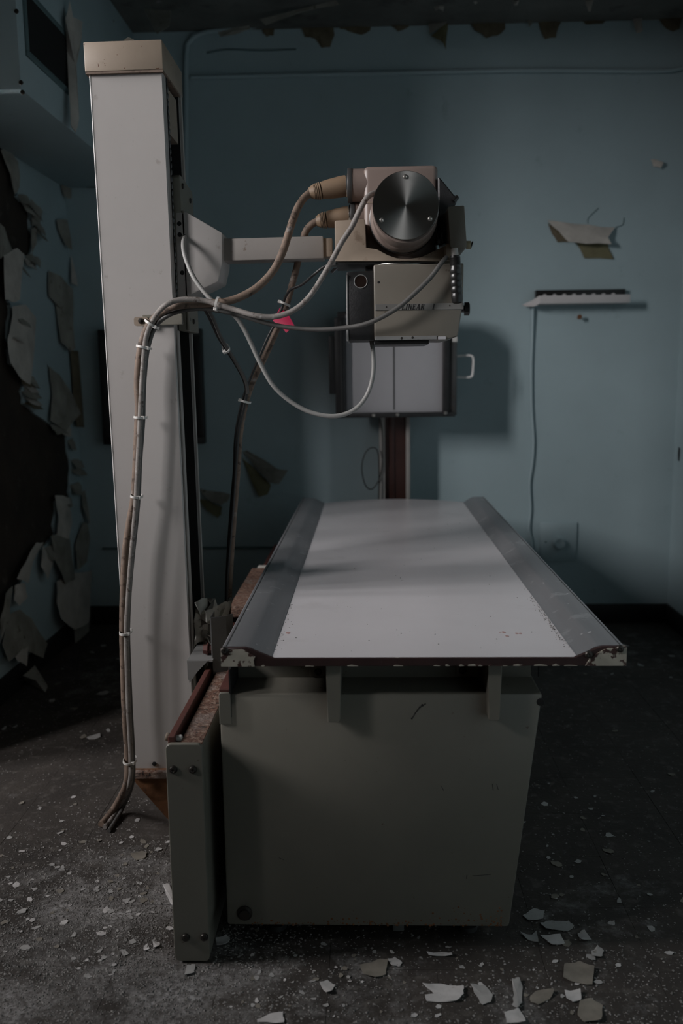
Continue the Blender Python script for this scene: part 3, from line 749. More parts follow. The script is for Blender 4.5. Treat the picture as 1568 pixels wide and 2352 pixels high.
lw = obj('bucky_wire', tube(NB(), [(0.050, 4.230, 1.042), (0.060, 4.230, 0.985), (0.063, 4.230, 0.882), (0.057, 4.230, 0.799), (0.035, 4.230, 0.737), (0.006, 4.230, 0.708), (-0.023, 4.230, 0.733), (-0.037, 4.230, 0.810), (-0.021, 4.230, 0.879), (0.012, 4.230, 0.907), (0.040, 4.220, 0.883), (0.044, 4.220, 0.759), (0.039, 4.220, 0.591)], .0030, 8, 8), 'cableblack')
tag(lw, 'thin dark wire looping beside the wall bucky rail', 'wire')
# ------------------------------------------------------------------ x-ray table
YT0, YT1, ZT = 1.755, 3.96, 0.68
table = thing('x_ray_table', 'long radiography table with white top, aluminium side rails and pale base', 'table', (.1, 2.8, 0))
# top panel: flat laminate sheet, its far edge slightly bowed
tx0, tx1 = -.204, .416
bm = NB()
n = 16
top = []
for i in range(n + 1):
    t = i / n
    top.append((tx0 + (tx1 - tx0) * t, YT1 + .02 + .11 * math.sin(math.pi * t)))
outl = [(tx0, YT0), (tx1, YT0)] + top[::-1]
prism(bm, outl, 'z', ZT - .008, ZT)
obj('table_top', bm, 'laminate', table)
bm = NB()
bx(bm, -.30, .512, YT0 + .004, YT1, ZT - .016, ZT - .0085)
obj('top_core', bm, 'maroon', table)
# side rails: flat lip outside, slope down to the top
def rail_prof(s):
    xo = -.305 if s < 0 else .512
    k = -1 if s < 0 else 1
    xi = tx0 if s < 0 else tx1
    return [(xo, ZT - .012), (xo, ZT + .020), (xo - k * .003, ZT + .0235), (xo - k * .048, ZT + .0235), (xo - k * .060, ZT + .0205), (xi + k * .006, ZT + .0018), (xi, ZT + .0012), (xi, ZT - .0079), (xo - k * .01, ZT - .0079), (xo - k * .01, ZT - .012)]
for s in (-1, 1):
    r_ = obj('side_rail', prism(NB(), rail_prof(s), 'y', YT0 + .002, YT1 + .012), 'alu', table)
    xo = -.305 if s < 0 else .512
    obj('rail_groove', bx(NB(), min(xo - s * .008, xo - s * .010), max(xo - s * .008, xo - s * .010), YT0 + .003, YT1, ZT + .0232, ZT + .0240), 'darkmetal', r_)
# chipped end plate across the front
fe = []
def endprof():
    return [(-.307, ZT - .017), (-.307, ZT + .0205), (-.256, ZT + .0225), (-.245, ZT + .0195), (-.198, ZT - .0005), (.410, ZT - .0005), (.455, ZT + .0195), (.466, ZT + .0225), (.514, ZT + .0225), (.514, ZT - .017)]
obj('front_edge', prism(NB(), endprof(), 'y', YT0 - .006, YT0 + .003, .0008, 1), 'maroon', table)
bmL = NB(); prism(bmL, [(-.3065, ZT - .0165), (-.3065, ZT + .018), (-.262, ZT + .019), (-.252, ZT + .016), (-.236, ZT + .004), (-.240, ZT - .004), (-.238, ZT - .0165)], 'y', YT0 - .0085, YT0 - .0055)
obj('end_cap', bmL, 'chipped', table)
bmL = NB(); prism(bmL, [(.432, ZT - .0165), (.440, ZT - .002), (.462, ZT + .014), (.474, ZT + .0195), (.5135, ZT + .0205), (.5135, ZT - .0165)], 'y', YT0 - .0085, YT0 - .0055)
obj('end_cap', bmL, 'chipped', table)
xs = -.225
while xs < .425:
    w = R.uniform(.006, .03); h = R.uniform(.001, .0045)
    bmL = NB()
    prism(bmL, [(xs, ZT - .0168), (xs, ZT - .0168 + h * .5), (xs + w * .4, ZT - .0168 + h), (xs + w, ZT - .0168 + h * .3), (xs + w, ZT - .0168)], 'y', YT0 - .0072, YT0 - .0055)
    obj('paint_remnant', bmL, 'chipped', table)
    xs += w + (R.uniform(.0, .02) if xs > .1 else R.uniform(.03, .09))
sm3 = screw_mesh('rail_screw', .0078, .006, 'screw')
for p in ((-0.298, 1.747, 0.697), (0.438, 1.747, 0.687), (0.500, 1.747, 0.699)):
    shared('screw', sm3, table, (p[0], YT0 - .008, p[2]))
# base cabinet: straight left side, right side sloping in towards the floor
YB0 = 1.80
base = obj('base_cabinet', prism(NB(), [(-.322, .052), (.297, .052), (.358, .585), (-.322, .585)], 'y', YB0, 3.55, .006, 2), 'basepaint', table)
obj('upper_panel', bx(NB(), -.318, .352, 1.905, 3.55, .585, ZT - .016), 'basepaint', table)
obj('panel_seam', bx(NB(), (0.367, 1.904, 0.580)[0], (0.370, 1.904, 0.580)[0], 1.903, 1.906, .587, ZT - .018), 'void', table)
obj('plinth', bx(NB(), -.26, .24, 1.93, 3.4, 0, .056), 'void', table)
for x in (-.22, .215):
    fo = NB(); cyl(fo, (x, 1.875, 0), (x, 1.875, .012), .022, n=16); cyl(fo, (x, 1.875, .012), (x, 1.875, .056), .008, n=12)
    obj('levelling_foot', fo, 'darkmetal', table)
fo = NB(); bx(fo, .045, .07, 1.86, 1.885, 0, .056, .002); obj('floor_bracket', fo, 'greymetal', table)
# hanging brackets under the front edge
def bracket(x0, x1, zb):
    b_ = NB()
    prism(b_, [(x0, ZT - .016), (x1, ZT - .016), (x1 - .003, zb + .004), (x1 - .006, zb), (x0 + .004, zb), (x0 + .003, zb + .004)], 'y', YT0 + .012, 1.90, .0012, 1)
    return obj('bracket', b_, 'basepaint', table)
b1a, b1b = (-0.094, 1.767, 0.592)[0], (-0.062, 1.767, 0.592)[0]
bracket(b1a, b1b, (-0.080, 1.767, 0.535)[2])
b2a, b2b = (0.239, 1.767, 0.591)[0], (0.268, 1.767, 0.591)[0]
bracket(b2a, b2b, (0.255, 1.767, 0.539)[2])
for (xa_, xb_) in (((-0.136, 1.904, 0.581)[0], (-0.101, 1.904, 0.581)[0]), ((0.187, 1.904, 0.581)[0], (0.237, 1.904, 0.580)[0])):
    obj('mount_plate', bx(NB(), xa_, xb_, 1.901, 1.906, .588, ZT - .018, .001, 1), 'basepaint', table)
sm4 = screw_mesh('panel_screw', .0085, .006, 'screw')
for p in ((-0.118, 1.901, 0.599), (-0.117, 1.901, 0.562), (0.202, 1.901, 0.602), (0.202, 1.901, 0.565)):
    shared('screw', sm4, table, (p[0], 1.901, p[2]))
# left flange on which the stand rides
obj('side_flange', prism(NB(), [(-.322, .52), (-.322, .586), (-.318, .590), (-.300, .590), (-.297, .586), (-.297, .545), (-.297, .52)], 'y', YB0 - .006, 1.93, .001, 1), 'basepaint', table)
obj('flange_top', bx(NB(), -.322, -.297, YB0 - .002, 3.5, .590, .597, .001, 1), 'redrail', table)
obj('flange_web', bx(NB(), -.3, -.2965, YB0 - .004, 1.906, .535, .64), 'void', table)
hb = (0.354, 1.800, 0.567); shared('screw', screw_mesh('hole_plug', .0085, .002, 'void'), table, (hb[0], 1.7995, hb[2]))
bb = (-0.282, 1.800, 0.082)
obj('corner_bolt', revolve(NB(), (bb[0], 1.801, bb[2]), (0, -1, 0), [(0, .017), (.004, .017), (.006, .012), (.011, .011), (.012, 0)], 18), 'screw', table)
# dark drip of old paint on the base
dr = NB()
for a, r_ in (((0.085, 1.800, 0.531), .0024), ((0.092, 1.800, 0.543), .0014), ((0.096, 1.800, 0.548), .0020), ((0.102, 1.800, 0.556), .0022), ((0.107, 1.800, 0.560), .0030), ((0.113, 1.800, 0.563), .0018), ((0.099, 1.800, 0.552), .0016)):
    revolve(dr, (a[0], 1.8005, a[2]), (0, -1, 0), [(0, r_), (.0012, r_ * .8), (.0014, 0)], 9)
tube(dr, [((0.085, 1.800, 0.531)[0], 1.7998, (0.085, 1.800, 0.531)[2]), ((0.099, 1.800, 0.553)[0], 1.7998, (0.099, 1.800, 0.553)[2]), ((0.113, 1.800, 0.563)[0], 1.7998, (0.113, 1.800, 0.563)[2])], .0008, 6, 4)
obj('paint_drip', dr, 'ink', table)['kind'] = 'stuff'
for (a, b) in (((0.216, 1.800, 0.173), (0.255, 1.800, 0.176)), ((0.204, 1.800, 0.175), (0.203, 1.800, 0.166)), ((0.148, 1.800, 0.379), (0.153, 1.800, 0.369)), ((-0.204, 1.800, 0.213), (-0.193, 1.800, 0.208)), ((0.256, 1.800, 0.385), (0.258, 1.800, 0.370)), ((0.265, 1.800, 0.385), (0.269, 1.800, 0.371))):
    obj('scratch', tube(NB(), [(a[0], 1.8, a[2]), (b[0], 1.8, b[2])], .0006, 5, 1, smooth=False), 'ink', table)
# rust bloom along the foot of the base: thin scabs
rs = NB()
for k in range(150):
    t = R.random()
    x = .28 - (t ** 1.6) * .55; z = .054 + abs(R.gauss(0, .014)) * (1.2 if x > .1 else .6)
    r_ = R.uniform(.0008, .0035)
    if x > .297 - .004 + (z - .052) * .114: continue
    revolve(rs, (x, 1.8004, z), (0, -1, 0), [(0, r_), (.0006, r_ * .7), (.0008, 0)], 6)
obj('rust_scab', rs, 'woodrust', table)['kind'] = 'stuff'

# loose grit on the table top (crumbs, one mass)
gr = NB()
for k in range(230):
    if k < 120:
        x = tx1 - abs(R.gauss(0, .006)) - .002; y = R.triangular(1.78, 2.35, 1.95)
    elif k < 150:
        x = tx0 + abs(R.gauss(0, .010)) + .002; y = R.uniform(1.78, 2.2)
    else:
        x = R.uniform(tx0, tx1); y = R.uniform(1.78, 3.9)
    s = R.uniform(.0006, .0018)
    revolve(gr, (x, y, ZT + .0001), (R.uniform(-.4, .4), R.uniform(-.4, .4), 1), [(0, s), (s * .8, s * .7), (s, 0)], 5)
o = obj('table_grit', gr, 'debris')
tag(o, 'fine plaster grit scattered over the white table top', 'grit', kind='stuff')
stain = M('faded_red_stain', (0.42, 0.27, 0.25), .6)
for (px, r_) in (((0.295, 1.930, 0.691), .004), ((0.322, 1.920, 0.688), .003), ((0.297, 1.900, 0.688), .0035), ((0.330, 1.920, 0.692), .0028), ((0.287, 1.930, 0.692), .0022), ((-0.185, 1.930, 0.686), .004)):
    p = [(px[0] + r_ * R.uniform(.7, 1.6) * math.cos(a), px[1] + 1.6 * r_ * R.uniform(.7, 1.5) * math.sin(a)) for a in [i * math.pi / 4 for i in range(8)]]
    obj('red_stain', prism(NB(), p, 'z', ZT - .0002, ZT + .0003), stain, table)

# ------------------------------------------------------------------ floor rail beside the table
rail = thing('floor_rail', 'tall steel guide rail with rusty top along the table base', 'rail', (-.39, 2.8, 0))
RX0, RX1, RZ = -.428, -.352, .497
YR = 1.756
obj('end_plate', prism(NB(), rrect(RX0, RX1, .004, RZ, .011), 'y', YR - .012, YR, .0012, 1), 'basepaint', rail)
obj('side_plate', bx(NB(), RX1 - .004, RX1, YR, 3.9, .075, RZ - .004, .001, 1), 'basepaint', rail)
obj('lower_plate', bx(NB(), RX1 - .010, RX1 - .004, YR, 3.9, .0, .074, .001, 1), 'basepaint', rail)
obj('side_plate', bx(NB(), RX0, RX0 + .004, YR, 3.9, 0, RZ - .004, .001, 1), 'basepaint', rail)
obj('top_plate', bx(NB(), RX0 + .028, RX1 - .001, YR, 3.9, RZ - .012, RZ - .002, .001, 1), 'rusttop', rail)
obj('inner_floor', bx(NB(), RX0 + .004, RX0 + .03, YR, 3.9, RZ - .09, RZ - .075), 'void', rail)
obj('track_edge', bx(NB(), RX0 + .002, RX0 + .016, YR + .004, 3.9, RZ - .03, RZ + .010, .0012, 1), 'redrail', rail)
obj('stop_peg', cyl(NB(), (RX0 + .002, YR + .02, RZ + .002), (RX0 - .006, YR + .02, RZ + .004), .009, n=14, bev=.002), 'beige', rail)
obj('stop_peg', cyl(NB(), (RX0 + .016, YR + .025, RZ - .004), (RX0 + .028, YR + .025, RZ - .002), .008, n=14, bev=.002), 'tie', rail)
sm5 = screw_mesh('rail_bolt', .0088, .008, 'screw')
for p in ((-0.413, 1.744, 0.442), (-0.372, 1.744, 0.442), (-0.402, 1.744, 0.061), (-0.362, 1.744, 0.062)):
    shared('bolt', sm5, rail, (p[0], YR - .012, p[2]))
# inverted channel that covers the rail further back
cv = NB()
prism(cv, [(-.448, .44), (-.448, .530), (-.330, .530), (-.330, .44), (-.334, .44), (-.334, .526), (-.444, .526), (-.444, .44)], 'y', 2.62, 3.30)
rc = thing('rail_cover', 'rusty inverted channel over the rail behind the bent grey plate', 'rail cover', (-.39, 2.96, .44))
obj('channel', cv, 'rusttop', rc)
obj('channel_shade', bx(NB(), -.4435, -.3345, 2.63, 3.29, .45, .5255), 'void', rc)  # black block stands in for the shade in the hollow channel
cb = obj('cover_end', bx(NB(), -.43, -.335, 3.302, 3.36, .5, .528), 'paper')
tag(cb, 'dusty pale block at the far end of the rusty channel', 'block')

# ------------------------------------------------------------------ tube stand
stand = thing('tube_stand', 'tall grey white steel column with beige cap and a side arm', 'tube stand', (-.57, 2.41, 0))
CX0, CX1, CY0, CY1, CZ0, CZ1 = -.660, -.480, 2.300, 2.510, .188, 1.990
col_prof = [(CX0 + .004, CY0), (CX1 - .003, CY0), (CX1, CY0 + .003), (CX1, CY0 + .030), (-.545, CY0 + .030), (-.545, CY1 - .018), (CX1 - .002, CY1 - .018), (CX1 - .002, CY1), (CX0, CY1), (CX0, CY0 + .008), (CX0 + .001, CY0 + .003)]
obj('column', prism(NB(), col_prof, 'z', CZ0, CZ1), 'enamel', stand)
obj('front_flange', bx(NB(), CX1 + .0005, CX1 + .006, CY0 + .006, CY0 + .028, CZ0, 1.366, .001, 1), 'palemetal', stand)
obj('edge_highlight', tube(NB(), [(CX0 + .0005, CY0 + .0005, CZ0 + .002), (CX0 + .0005, CY0 + .0005, CZ1 - .008)], .0016, 8, 1, smooth=False), 'edge', stand)  # bright strip paints the highlight along the column's left edge
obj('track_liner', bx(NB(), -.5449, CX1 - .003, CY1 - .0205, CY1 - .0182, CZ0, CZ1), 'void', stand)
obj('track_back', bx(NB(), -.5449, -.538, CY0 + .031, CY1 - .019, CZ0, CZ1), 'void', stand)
obj('rear_flange', bx(NB(), CX1 - .002, CX1 + .004, CY1 - .014, CY1 - .001, CZ0, CZ1, .001, 1), 'palemetal', stand)
obj('track_infill', bx(NB(), -.53, -.486, CY0 + .05, CY1 - .03, 1.86, 1.97), 'beige', stand)
capo = obj('cap', bx(NB(), -.668, -.476, CY0 - .012, CY1 + .012, CZ1 - .003, 2.055, .003), 'beige', stand)
obj('cap_seam', bx(NB(), -.667, -.477, CY0 - .010, CY1 + .01, CZ1 - .008, CZ1 - .003), 'cablebrown', stand)
tagged = obj('cap_chip', sheet([(-0.572, 2.300, 2.060), (-0.565, 2.310, 2.069), (-0.553, 2.330, 2.071), (-0.560, 2.330, 2.067)], .003, (0, -.5, 1)), 'cream', stand)
ch = NB()
zc = 1.42
while zc < 1.95:
    revolve(ch, (CX1 + .002, CY0 + .034, zc), (0, 0, 1), [(0, .0012), (.004, .003), (.011, .003), (.015, .0012)], 6)
    zc += .0165
obj('lift_chain', ch, 'darkmetal', stand)
obj('chain_cover', bx(NB(), CX1 - .012, CX1 + .001, CY0 + .031, CY0 + .045, CZ0, 1.99), 'void', stand)
obj('column_bolt', revolve(NB(), ((-0.595, 2.300, 0.201)[0], CY0 + .001, (-0.595, 2.300, 0.201)[2]), (0, -1, 0), [(0, .006), (.003, .006), (.004, 0)], 12), 'void', stand)
# carriage riding on the right side
ctop, cbot = 1.755, 1.367
carr = obj('carriage', prism(NB(), [(CY0 + .036, cbot), (CY0 + .036, ctop - .01), (CY0 + .050, ctop), (CY1 - .01, ctop - .012), (CY1 - .004, ctop - .05), (CY1 - .004, cbot)], 'x', CX1 + .001, CX1 + .022, .002, 1), 'basepaint', stand)
obj('carriage_lip', bx(NB(), CX1 + .0225, CX1 + .030, CY0 + .035, CY0 + .055, cbot, 1.665, .002, 1), 'basepaint', carr)
sm6n = NB(); revolve(sm6n, (0, 0, 0), (1, 0, 0), [(0, .007), (.003, .007), (.005, .004), (.005, 0)], 12)
sm6 = mesh_of('carriage_bolt', sm6n, 'screw')
for p in ((CX1 + .022, 2.365, 1.73), (CX1 + .022, 2.46, 1.712), (CX1 + .022, 2.372, cbot + .03), (CX1 + .022, 2.43, cbot + .028)):
    shared('bolt', sm6, stand, p)
# strap round the column front with the cable clamp
zb0, zb1 = (-0.513, 2.290, 1.379)[2], (-0.512, 2.290, 1.406)[2]
obj('carriage_strap', bx(NB(), (-0.560, 2.290, 1.388)[0], CX1 + .022, 2.288, CY0 - .0005, zb0, zb1, .0015, 1), 'basepaint', stand)
obj('cable_clip', prism(NB(), rrect((-0.578, 2.280, 1.387)[0], (-0.542, 2.280, 1.387)[0], zb0 - .001, zb1 - .006, .006), 'y', 2.276, 2.288), 'beige', stand)
cc = (-0.560, 2.275, 1.390)
obj('clip_bolt', revolve(NB(), (cc[0], 2.277, cc[2]), (0, -1, 0), [(0, .0075), (.004, .0075), (.0045, .0035), (.007, .003), (.0075, 0)], 6), 'screw', stand)
# hub: faceted box that carries the arm
hub_out = [(-0.473, 2.335, 1.661), (-0.445, 2.335, 1.662), (-0.377, 2.335, 1.621), (-0.355, 2.335, 1.608), (-0.358, 2.335, 1.533), (-0.370, 2.335, 1.488), (-0.428, 2.335, 1.463), (-0.470, 2.335, 1.444), (-0.478, 2.335, 1.444)]
hb_ = NB()
prism(hb_, [(p[0], p[2]) for p in hub_out], 'y', 2.335, 2.46, .004, 2)
hub = obj('hub', hb_, 'enamel', stand)
hm = NB(); revolve(hm, (0, .001, 0), (0, -1, 0), [(0, .0058), (.0008, .0058), (.001, 0)], 14)
hm = mesh_of('hub_hole', hm, 'void')
for p in ((-0.464, 2.335, 1.633), (-0.464, 2.335, 1.606), (-0.462, 2.335, 1.512)):
    shared('bolt_hole', hm, stand, (p[0], 2.3346, p[2]))
a_z0, a_z1 = (-0.229, 2.355, 1.541)[2], (-0.228, 2.355, 1.597)[2]
obj('arm', bx(NB(), (-0.365, 2.355, 1.575)[0], (-0.100, 2.355, 1.570)[0], 2.355, 2.425, a_z0, a_z1, .004), 'enamel_shaded', stand)
obj('arm_collar', bx(NB(), (-0.368, 2.350, 1.574)[0], (-0.357, 2.350, 1.574)[0], 2.352, 2.43, a_z0 - .004, a_z1 + .003, .002), 'enamel', stand)
obj('inner_arm', bx(NB(), (-0.100, 2.362, 1.571)[0], (-0.078, 2.362, 1.571)[0], 2.362, 2.418, a_z0 + .005, a_z1 - .005, .002), 'beige', stand)
# foot gusset and rail shoe
obj('foot_gusset', prism(NB(), [(-.652, .188), (-.440, .188), (-.440, .0), (-.520, .0), (-.570, .052), (-.646, .150), (-.652, .162)], 'y', 2.288, 2.50, .001, 1), 'woodrust', stand)
obj('foot_ledge', bx(NB(), -.654, -.45, 2.27, 2.288, .170, .190, .002, 1), 'rusttop', stand)
shz = .532
so = NB()
prism(so, [(-.466, shz), (-.400, shz), (-.400, shz - .005), (-.461, shz - .005), (-.461, shz - .055), (-.466, shz - .050)], 'y', 2.185, 2.32)
obj('rail_shoe', so, 'greymetal', stand)
obj('shoe_flange', prism(NB(), [(-.466, shz - .001), (-.412, shz - .001), (-.440, shz - .03), (-.462, shz - .060)], 'y', 2.183, 2.187), 'greymetal', stand)
bo = NB(); revolve(bo, (-.432, 2.235, shz + .014), (1, 0, .0), [(0, .012), (.010, .013), (.0105, .018), (.013, .018), (.0135, .012), (.03, .012)], 6)
obj('shoe_bolt', bo, 'redrail', stand)
gp = NB()
prism(gp, [(-.405, 2.20), (-.402, 2.198), (-.366, 2.212), (-.352, 2.235), (-.354, 2.237), (-.368, 2.215), (-.403, 2.202), (-.4035, 2.26), (-.4055, 2.26)], 'z', .490, .640)
obj('guard_plate', gp, 'darkmetal', stand)  # dark metal here carries the shade on the plate's camera side
stand.rotation_euler = (0, -0.0085, 0)

# crumpled paper wedged behind the plate
cp = NB()
nu, nv = 7, 9
grid = []
for i in range(nu):
    row = []
    for j in range(nv):
        u, v = i / (nu - 1), j / (nv - 1)
        x = -.475 + .085 * u + R.uniform(-.005, .005)
        z = .535 + .125 * v + R.uniform(-.006, .006)
        y = 2.33 + .10 * v * u + R.uniform(-.024, .024)
        if v > .8: z -= R.uniform(0, .03) * (1 + u)
        row.append(cp.verts.new((x, y, z)))
    grid.append(row)
for i in range(nu - 1):
    for j in range(nv - 1):
        cp.faces.new((grid[i][j], grid[i + 1][j], grid[i + 1][j + 1], grid[i][j + 1]))
o = obj('crumpled_paper', cp, 'paper')
md = o.modifiers.new('thickness', 'SOLIDIFY'); md.thickness = .0015
o.data.set_sharp_from_angle(angle=math.radians(12))
tag(o, 'crumpled dirty white paper stuffed between column foot and grey plate', 'paper')
# ------------------------------------------------------------------ x-ray tube head
head = thing('x_ray_tube', 'beige x-ray tube housing with a round steel end cap on a yoke', 'x-ray tube', (.09, 2.3, 1.50))
yk = [(-0.080, 2.240, 1.616), (-0.078, 2.240, 1.619), (-0.009, 2.240, 1.621), (-0.006, 2.240, 1.617), (-0.004, 2.240, 1.554), (0.022, 2.240, 1.550), (0.048, 2.240, 1.536), (0.071, 2.240, 1.528), (0.100, 2.240, 1.526), (0.128, 2.240, 1.530), (0.155, 2.240, 1.542), (0.195, 2.240, 1.559), (0.218, 2.240, 1.564), (0.221, 2.240, 1.519), (0.058, 2.240, 1.521), (-0.080, 2.240, 1.523)]
yoke = obj('yoke', prism(NB(), [(p[0], p[2]) for p in yk], 'y', 2.24, 2.40, .003, 2), 'beige', head)
obj('yoke_underside', bx(NB(), (-0.079, 2.250, 1.525)[0], (0.164, 2.250, 1.521)[0], 2.25, 2.39, (-0.048, 2.240, 1.523)[2] - .006, (-0.048, 2.240, 1.523)[2] + .001), 'darkmetal', head)
# main housing
hx0, hx1 = (-0.009, 2.300, 1.634)[0], (0.173, 2.300, 1.631)[0]
hz0_, hz1_ = (-0.010, 2.300, 1.511)[2], (0.082, 2.300, 1.757)[2]
obj('housing', bx(NB(), hx0, hx1, 2.30, 2.46, hz0_, hz1_, .012, 4), 'tubepaint', head)
zmid = (-0.009, 2.300, 1.670)[2]
obj('housing_seam', bx(NB(), hx0 - .0006, hx0 + .12, 2.2994, 2.42, zmid - .0012, zmid + .0008), 'beige', head)
# tube barrel with steel end cap
dc = Vector((0.086, 2.100, 1.626)); rr = 73.5 * 2.10 / 2050
bar = obj('barrel', revolve(NB(), dc + Vector((0, .010, -.006)), (0, 1, 0), [(0, rr * .985), (.002, rr * 1.0), (.085, rr * 1.0), (.088, rr * 1.03), (.100, rr * 1.07), (.118, rr * 1.07), (.122, rr * 1.03), (.20, rr * 1.03)], 56), 'tubepaint', head)
obj('barrel_ring', revolve(NB(), dc + Vector((0, .132, -.006)), (0, 1, 0), [(0, rr * 1.06), (.002, rr * 1.09), (.018, rr * 1.09), (.02, rr * 1.06)], 56), 'black', head)
cap_ = NB()
revolve(cap_, dc + Vector((0, .012, 0)), (0, -1, 0), [(0, rr * .99), (.001, rr), (.010, rr), (.012, rr * .985), (.0122, rr * .6), (.0123, 0)], 64)
ecap = obj('end_cap', cap_, None, head)
def disc_mat():
    """Turned steel: fine concentric grooves, whose sheen fans out from the centre."""
    m = bpy.data.materials.new('turned_steel_disc'); m.use_nodes = True
    nt = m.node_tree; N, L = nt.nodes, nt.links
    b = N['Principled BSDF']
    b.inputs['Base Color'].default_value = (.28, .28, .27, 1)
    b.inputs['Metallic'].default_value = 1.0
    b.inputs['Roughness'].default_value = .34
    b.inputs['Anisotropic'].default_value = .85
    tg = N.new('ShaderNodeTangent'); tg.direction_type = 'RADIAL'; tg.axis = 'Y'
    # tangent runs round the disc centre: shift object origin there
    L.new(tg.outputs[0], b.inputs['Tangent'])
    return m
ecap.data.transform(Matrix.Translation(-dc)); ecap.location = ecap.location + dc
ecap.data.materials.append(disc_mat())
sm7 = screw_mesh('cap_screw', .0052, .004, 'screwlight')
for p in ((0.085, 2.100, 1.688), (0.032, 2.100, 1.595), (0.141, 2.100, 1.596)):
    shared('screw', sm7, head, (p[0], 2.0998, p[2]))
# cable sockets and plugs
def socket(cxp, cyp, Y, xin, plug_end):
    c = Vector((cxp[0], Y, cxp[2]))
    x_in = xin
    so = obj('socket', cyl(NB(), (cxp[0] + .010, Y, cxp[2]), (x_in, Y, cxp[2]), .0395, n=36), 'tubepaint', head)
    obj('socket_flange', cyl(NB(), (cxp[0] - .001, Y, cxp[2]), (cxp[0] + .011, Y, cxp[2]), .0415, n=36, bev=.0015), 'darkmetal', so)
    obj('locking_ring', cyl(NB(), (cxp[0] - .005, Y, cxp[2]), (cxp[0] - .0008, Y, cxp[2]), .0285, n=36, bev=.0015), 'chrome', so)
    e = Vector(plug_end); p0 = Vector((cxp[0] - .004, Y, cxp[2])); d = e - p0; ln = d.length
    prof = [(0, .0255), (ln * .15, .0256), (ln * .45, .0235), (ln * .68, .0205)]
    h = ln * .69
    for k in range(5):
        st_ = (ln - h) / 5; r_ = .0212 - k * .0008
        prof += [(h + st_ * .05, r_ - .0045), (h + st_ * .38, r_ - .0045), (h + st_ * .4, r_), (h + st_ * .95, r_ - .0004)]
        h += st_
    prof += [(ln + .001, .012), (ln + .001, 0)]
    obj('cable_plug', revolve(NB(), p0, d, prof, 28), 'plug', head)
    return so
socket((-0.049, 2.340, 1.719), 0, 2.34, hx0 + .01, (-0.145, 2.330, 1.702))
socket((-0.043, 2.375, 1.651), 0, 2.375, hx0 + .01, (-0.131, 2.375, 1.640))
# black cone on the right of the housing
sk = [(0.172, 2.300, 1.726), (0.182, 2.300, 1.716), (0.210, 2.300, 1.682), (0.221, 2.300, 1.674), (0.215, 2.300, 1.657), (0.200, 2.300, 1.654), (0.196, 2.300, 1.568), (0.183, 2.300, 1.566), (0.174, 2.300, 1.610)]
obj('shroud', prism(NB(), [(p[0], p[2]) for p in sk], 'y', 2.28, 2.38, .003, 1), 'blackpaint', head)
obj('shroud_knob', cyl(NB(), (0.208, 2.270, 1.664), (0.219, 2.275, 1.675), .006, n=12, bev=.001), 'black', head)
w = NB(); tube(w, [(0.172, 2.240, 1.606), (0.166, 2.240, 1.596), (0.159, 2.240, 1.576), (0.159, 2.240, 1.548)], .0022, 8, 6); tube(w, [(0.175, 2.250, 1.611), (0.173, 2.250, 1.582), (0.173, 2.250, 1.556)], .0016, 8, 6)
obj('lead_wire', w, 'black', head)
obj('terminal', bx(NB(), (0.167, 2.240, 1.569)[0], (0.176, 2.240, 1.568)[0], 2.24, 2.26, (0.167, 2.240, 1.560)[2], (0.167, 2.240, 1.575)[2], .002), 'black', head)
# control box with grip
cbx = [(0.187, 2.180, 1.634), (0.190, 2.180, 1.636), (0.224, 2.180, 1.638), (0.226, 2.180, 1.636), (0.232, 2.180, 1.555), (0.232, 2.180, 1.543), (0.227, 2.180, 1.539), (0.200, 2.180, 1.540), (0.194, 2.180, 1.545)]
obj('control_box', prism(NB(), [(p[0], p[2]) for p in cbx], 'y', 2.18, 2.30, .002, 2), 'colli', head)
obj('box_bracket', bx(NB(), (0.185, 2.200, 1.545)[0], (0.214, 2.200, 1.544)[0], 2.20, 2.30, (0.202, 2.200, 1.522)[2], (0.202, 2.200, 1.554)[2], .002), 'beige', head)
kn = obj('release_knob', cyl(NB(), (0.233, 2.200, 1.551), (0.244, 2.200, 1.551), .0095, n=20, bev=.001), 'knobbeige', head)
obj('knob_tip', cyl(NB(), (0.244, 2.200, 1.551), (0.247, 2.200, 1.550), .0092, n=20, bev=.001), 'black', kn)
h0, h1 = Vector((0.202, 2.165, 1.539)), Vector((0.210, 2.165, 1.412))
obj('handle_rod', cyl(NB(), h0, h0.lerp(h1, .2), .0085, n=18), 'palemetal', head)
gd = h1 - h0; gl = gd.length
prof = [(gl * .13, 0), (gl * .13, .0118), (gl * .16, .0125)]
for k in range(12):
    prof += [(gl * (.17 + k * .012), .0128), (gl * (.176 + k * .012), .0122)]
for k in range(5):
    t0_ = .34 + k * .115
    prof += [(gl * t0_, .0122), (gl * (t0_ + .03), .0136), (gl * (t0_ + .08), .0136)]
prof += [(gl * .93, .0130), (gl * .975, .0118), (gl * .995, .007), (gl, 0)]
obj('handle_grip', revolve(NB(), h0, gd, prof, 24), 'black', head)
bl_ = obj('cable_clamp', bx(NB(), (-0.093, 2.260, 1.520)[0], (-0.078, 2.260, 1.520)[0], 2.25, 2.28, (-0.085, 2.260, 1.514)[2], (-0.084, 2.260, 1.527)[2], .002), 'greymetal', head)
obj('clamp_bolt', cyl(NB(), (-0.085, 2.250, 1.520), (-0.085, 2.244, 1.519), .005, n=6), 'screwlight', bl_)
obj('clamp_lever', prism(NB(), [(p[0], p[2]) for p in ((-0.093, 2.250, 1.500), (-0.086, 2.250, 1.508), (-0.074, 2.250, 1.510), (-0.088, 2.250, 1.497))], 'y', 2.25, 2.265), 'black', head)

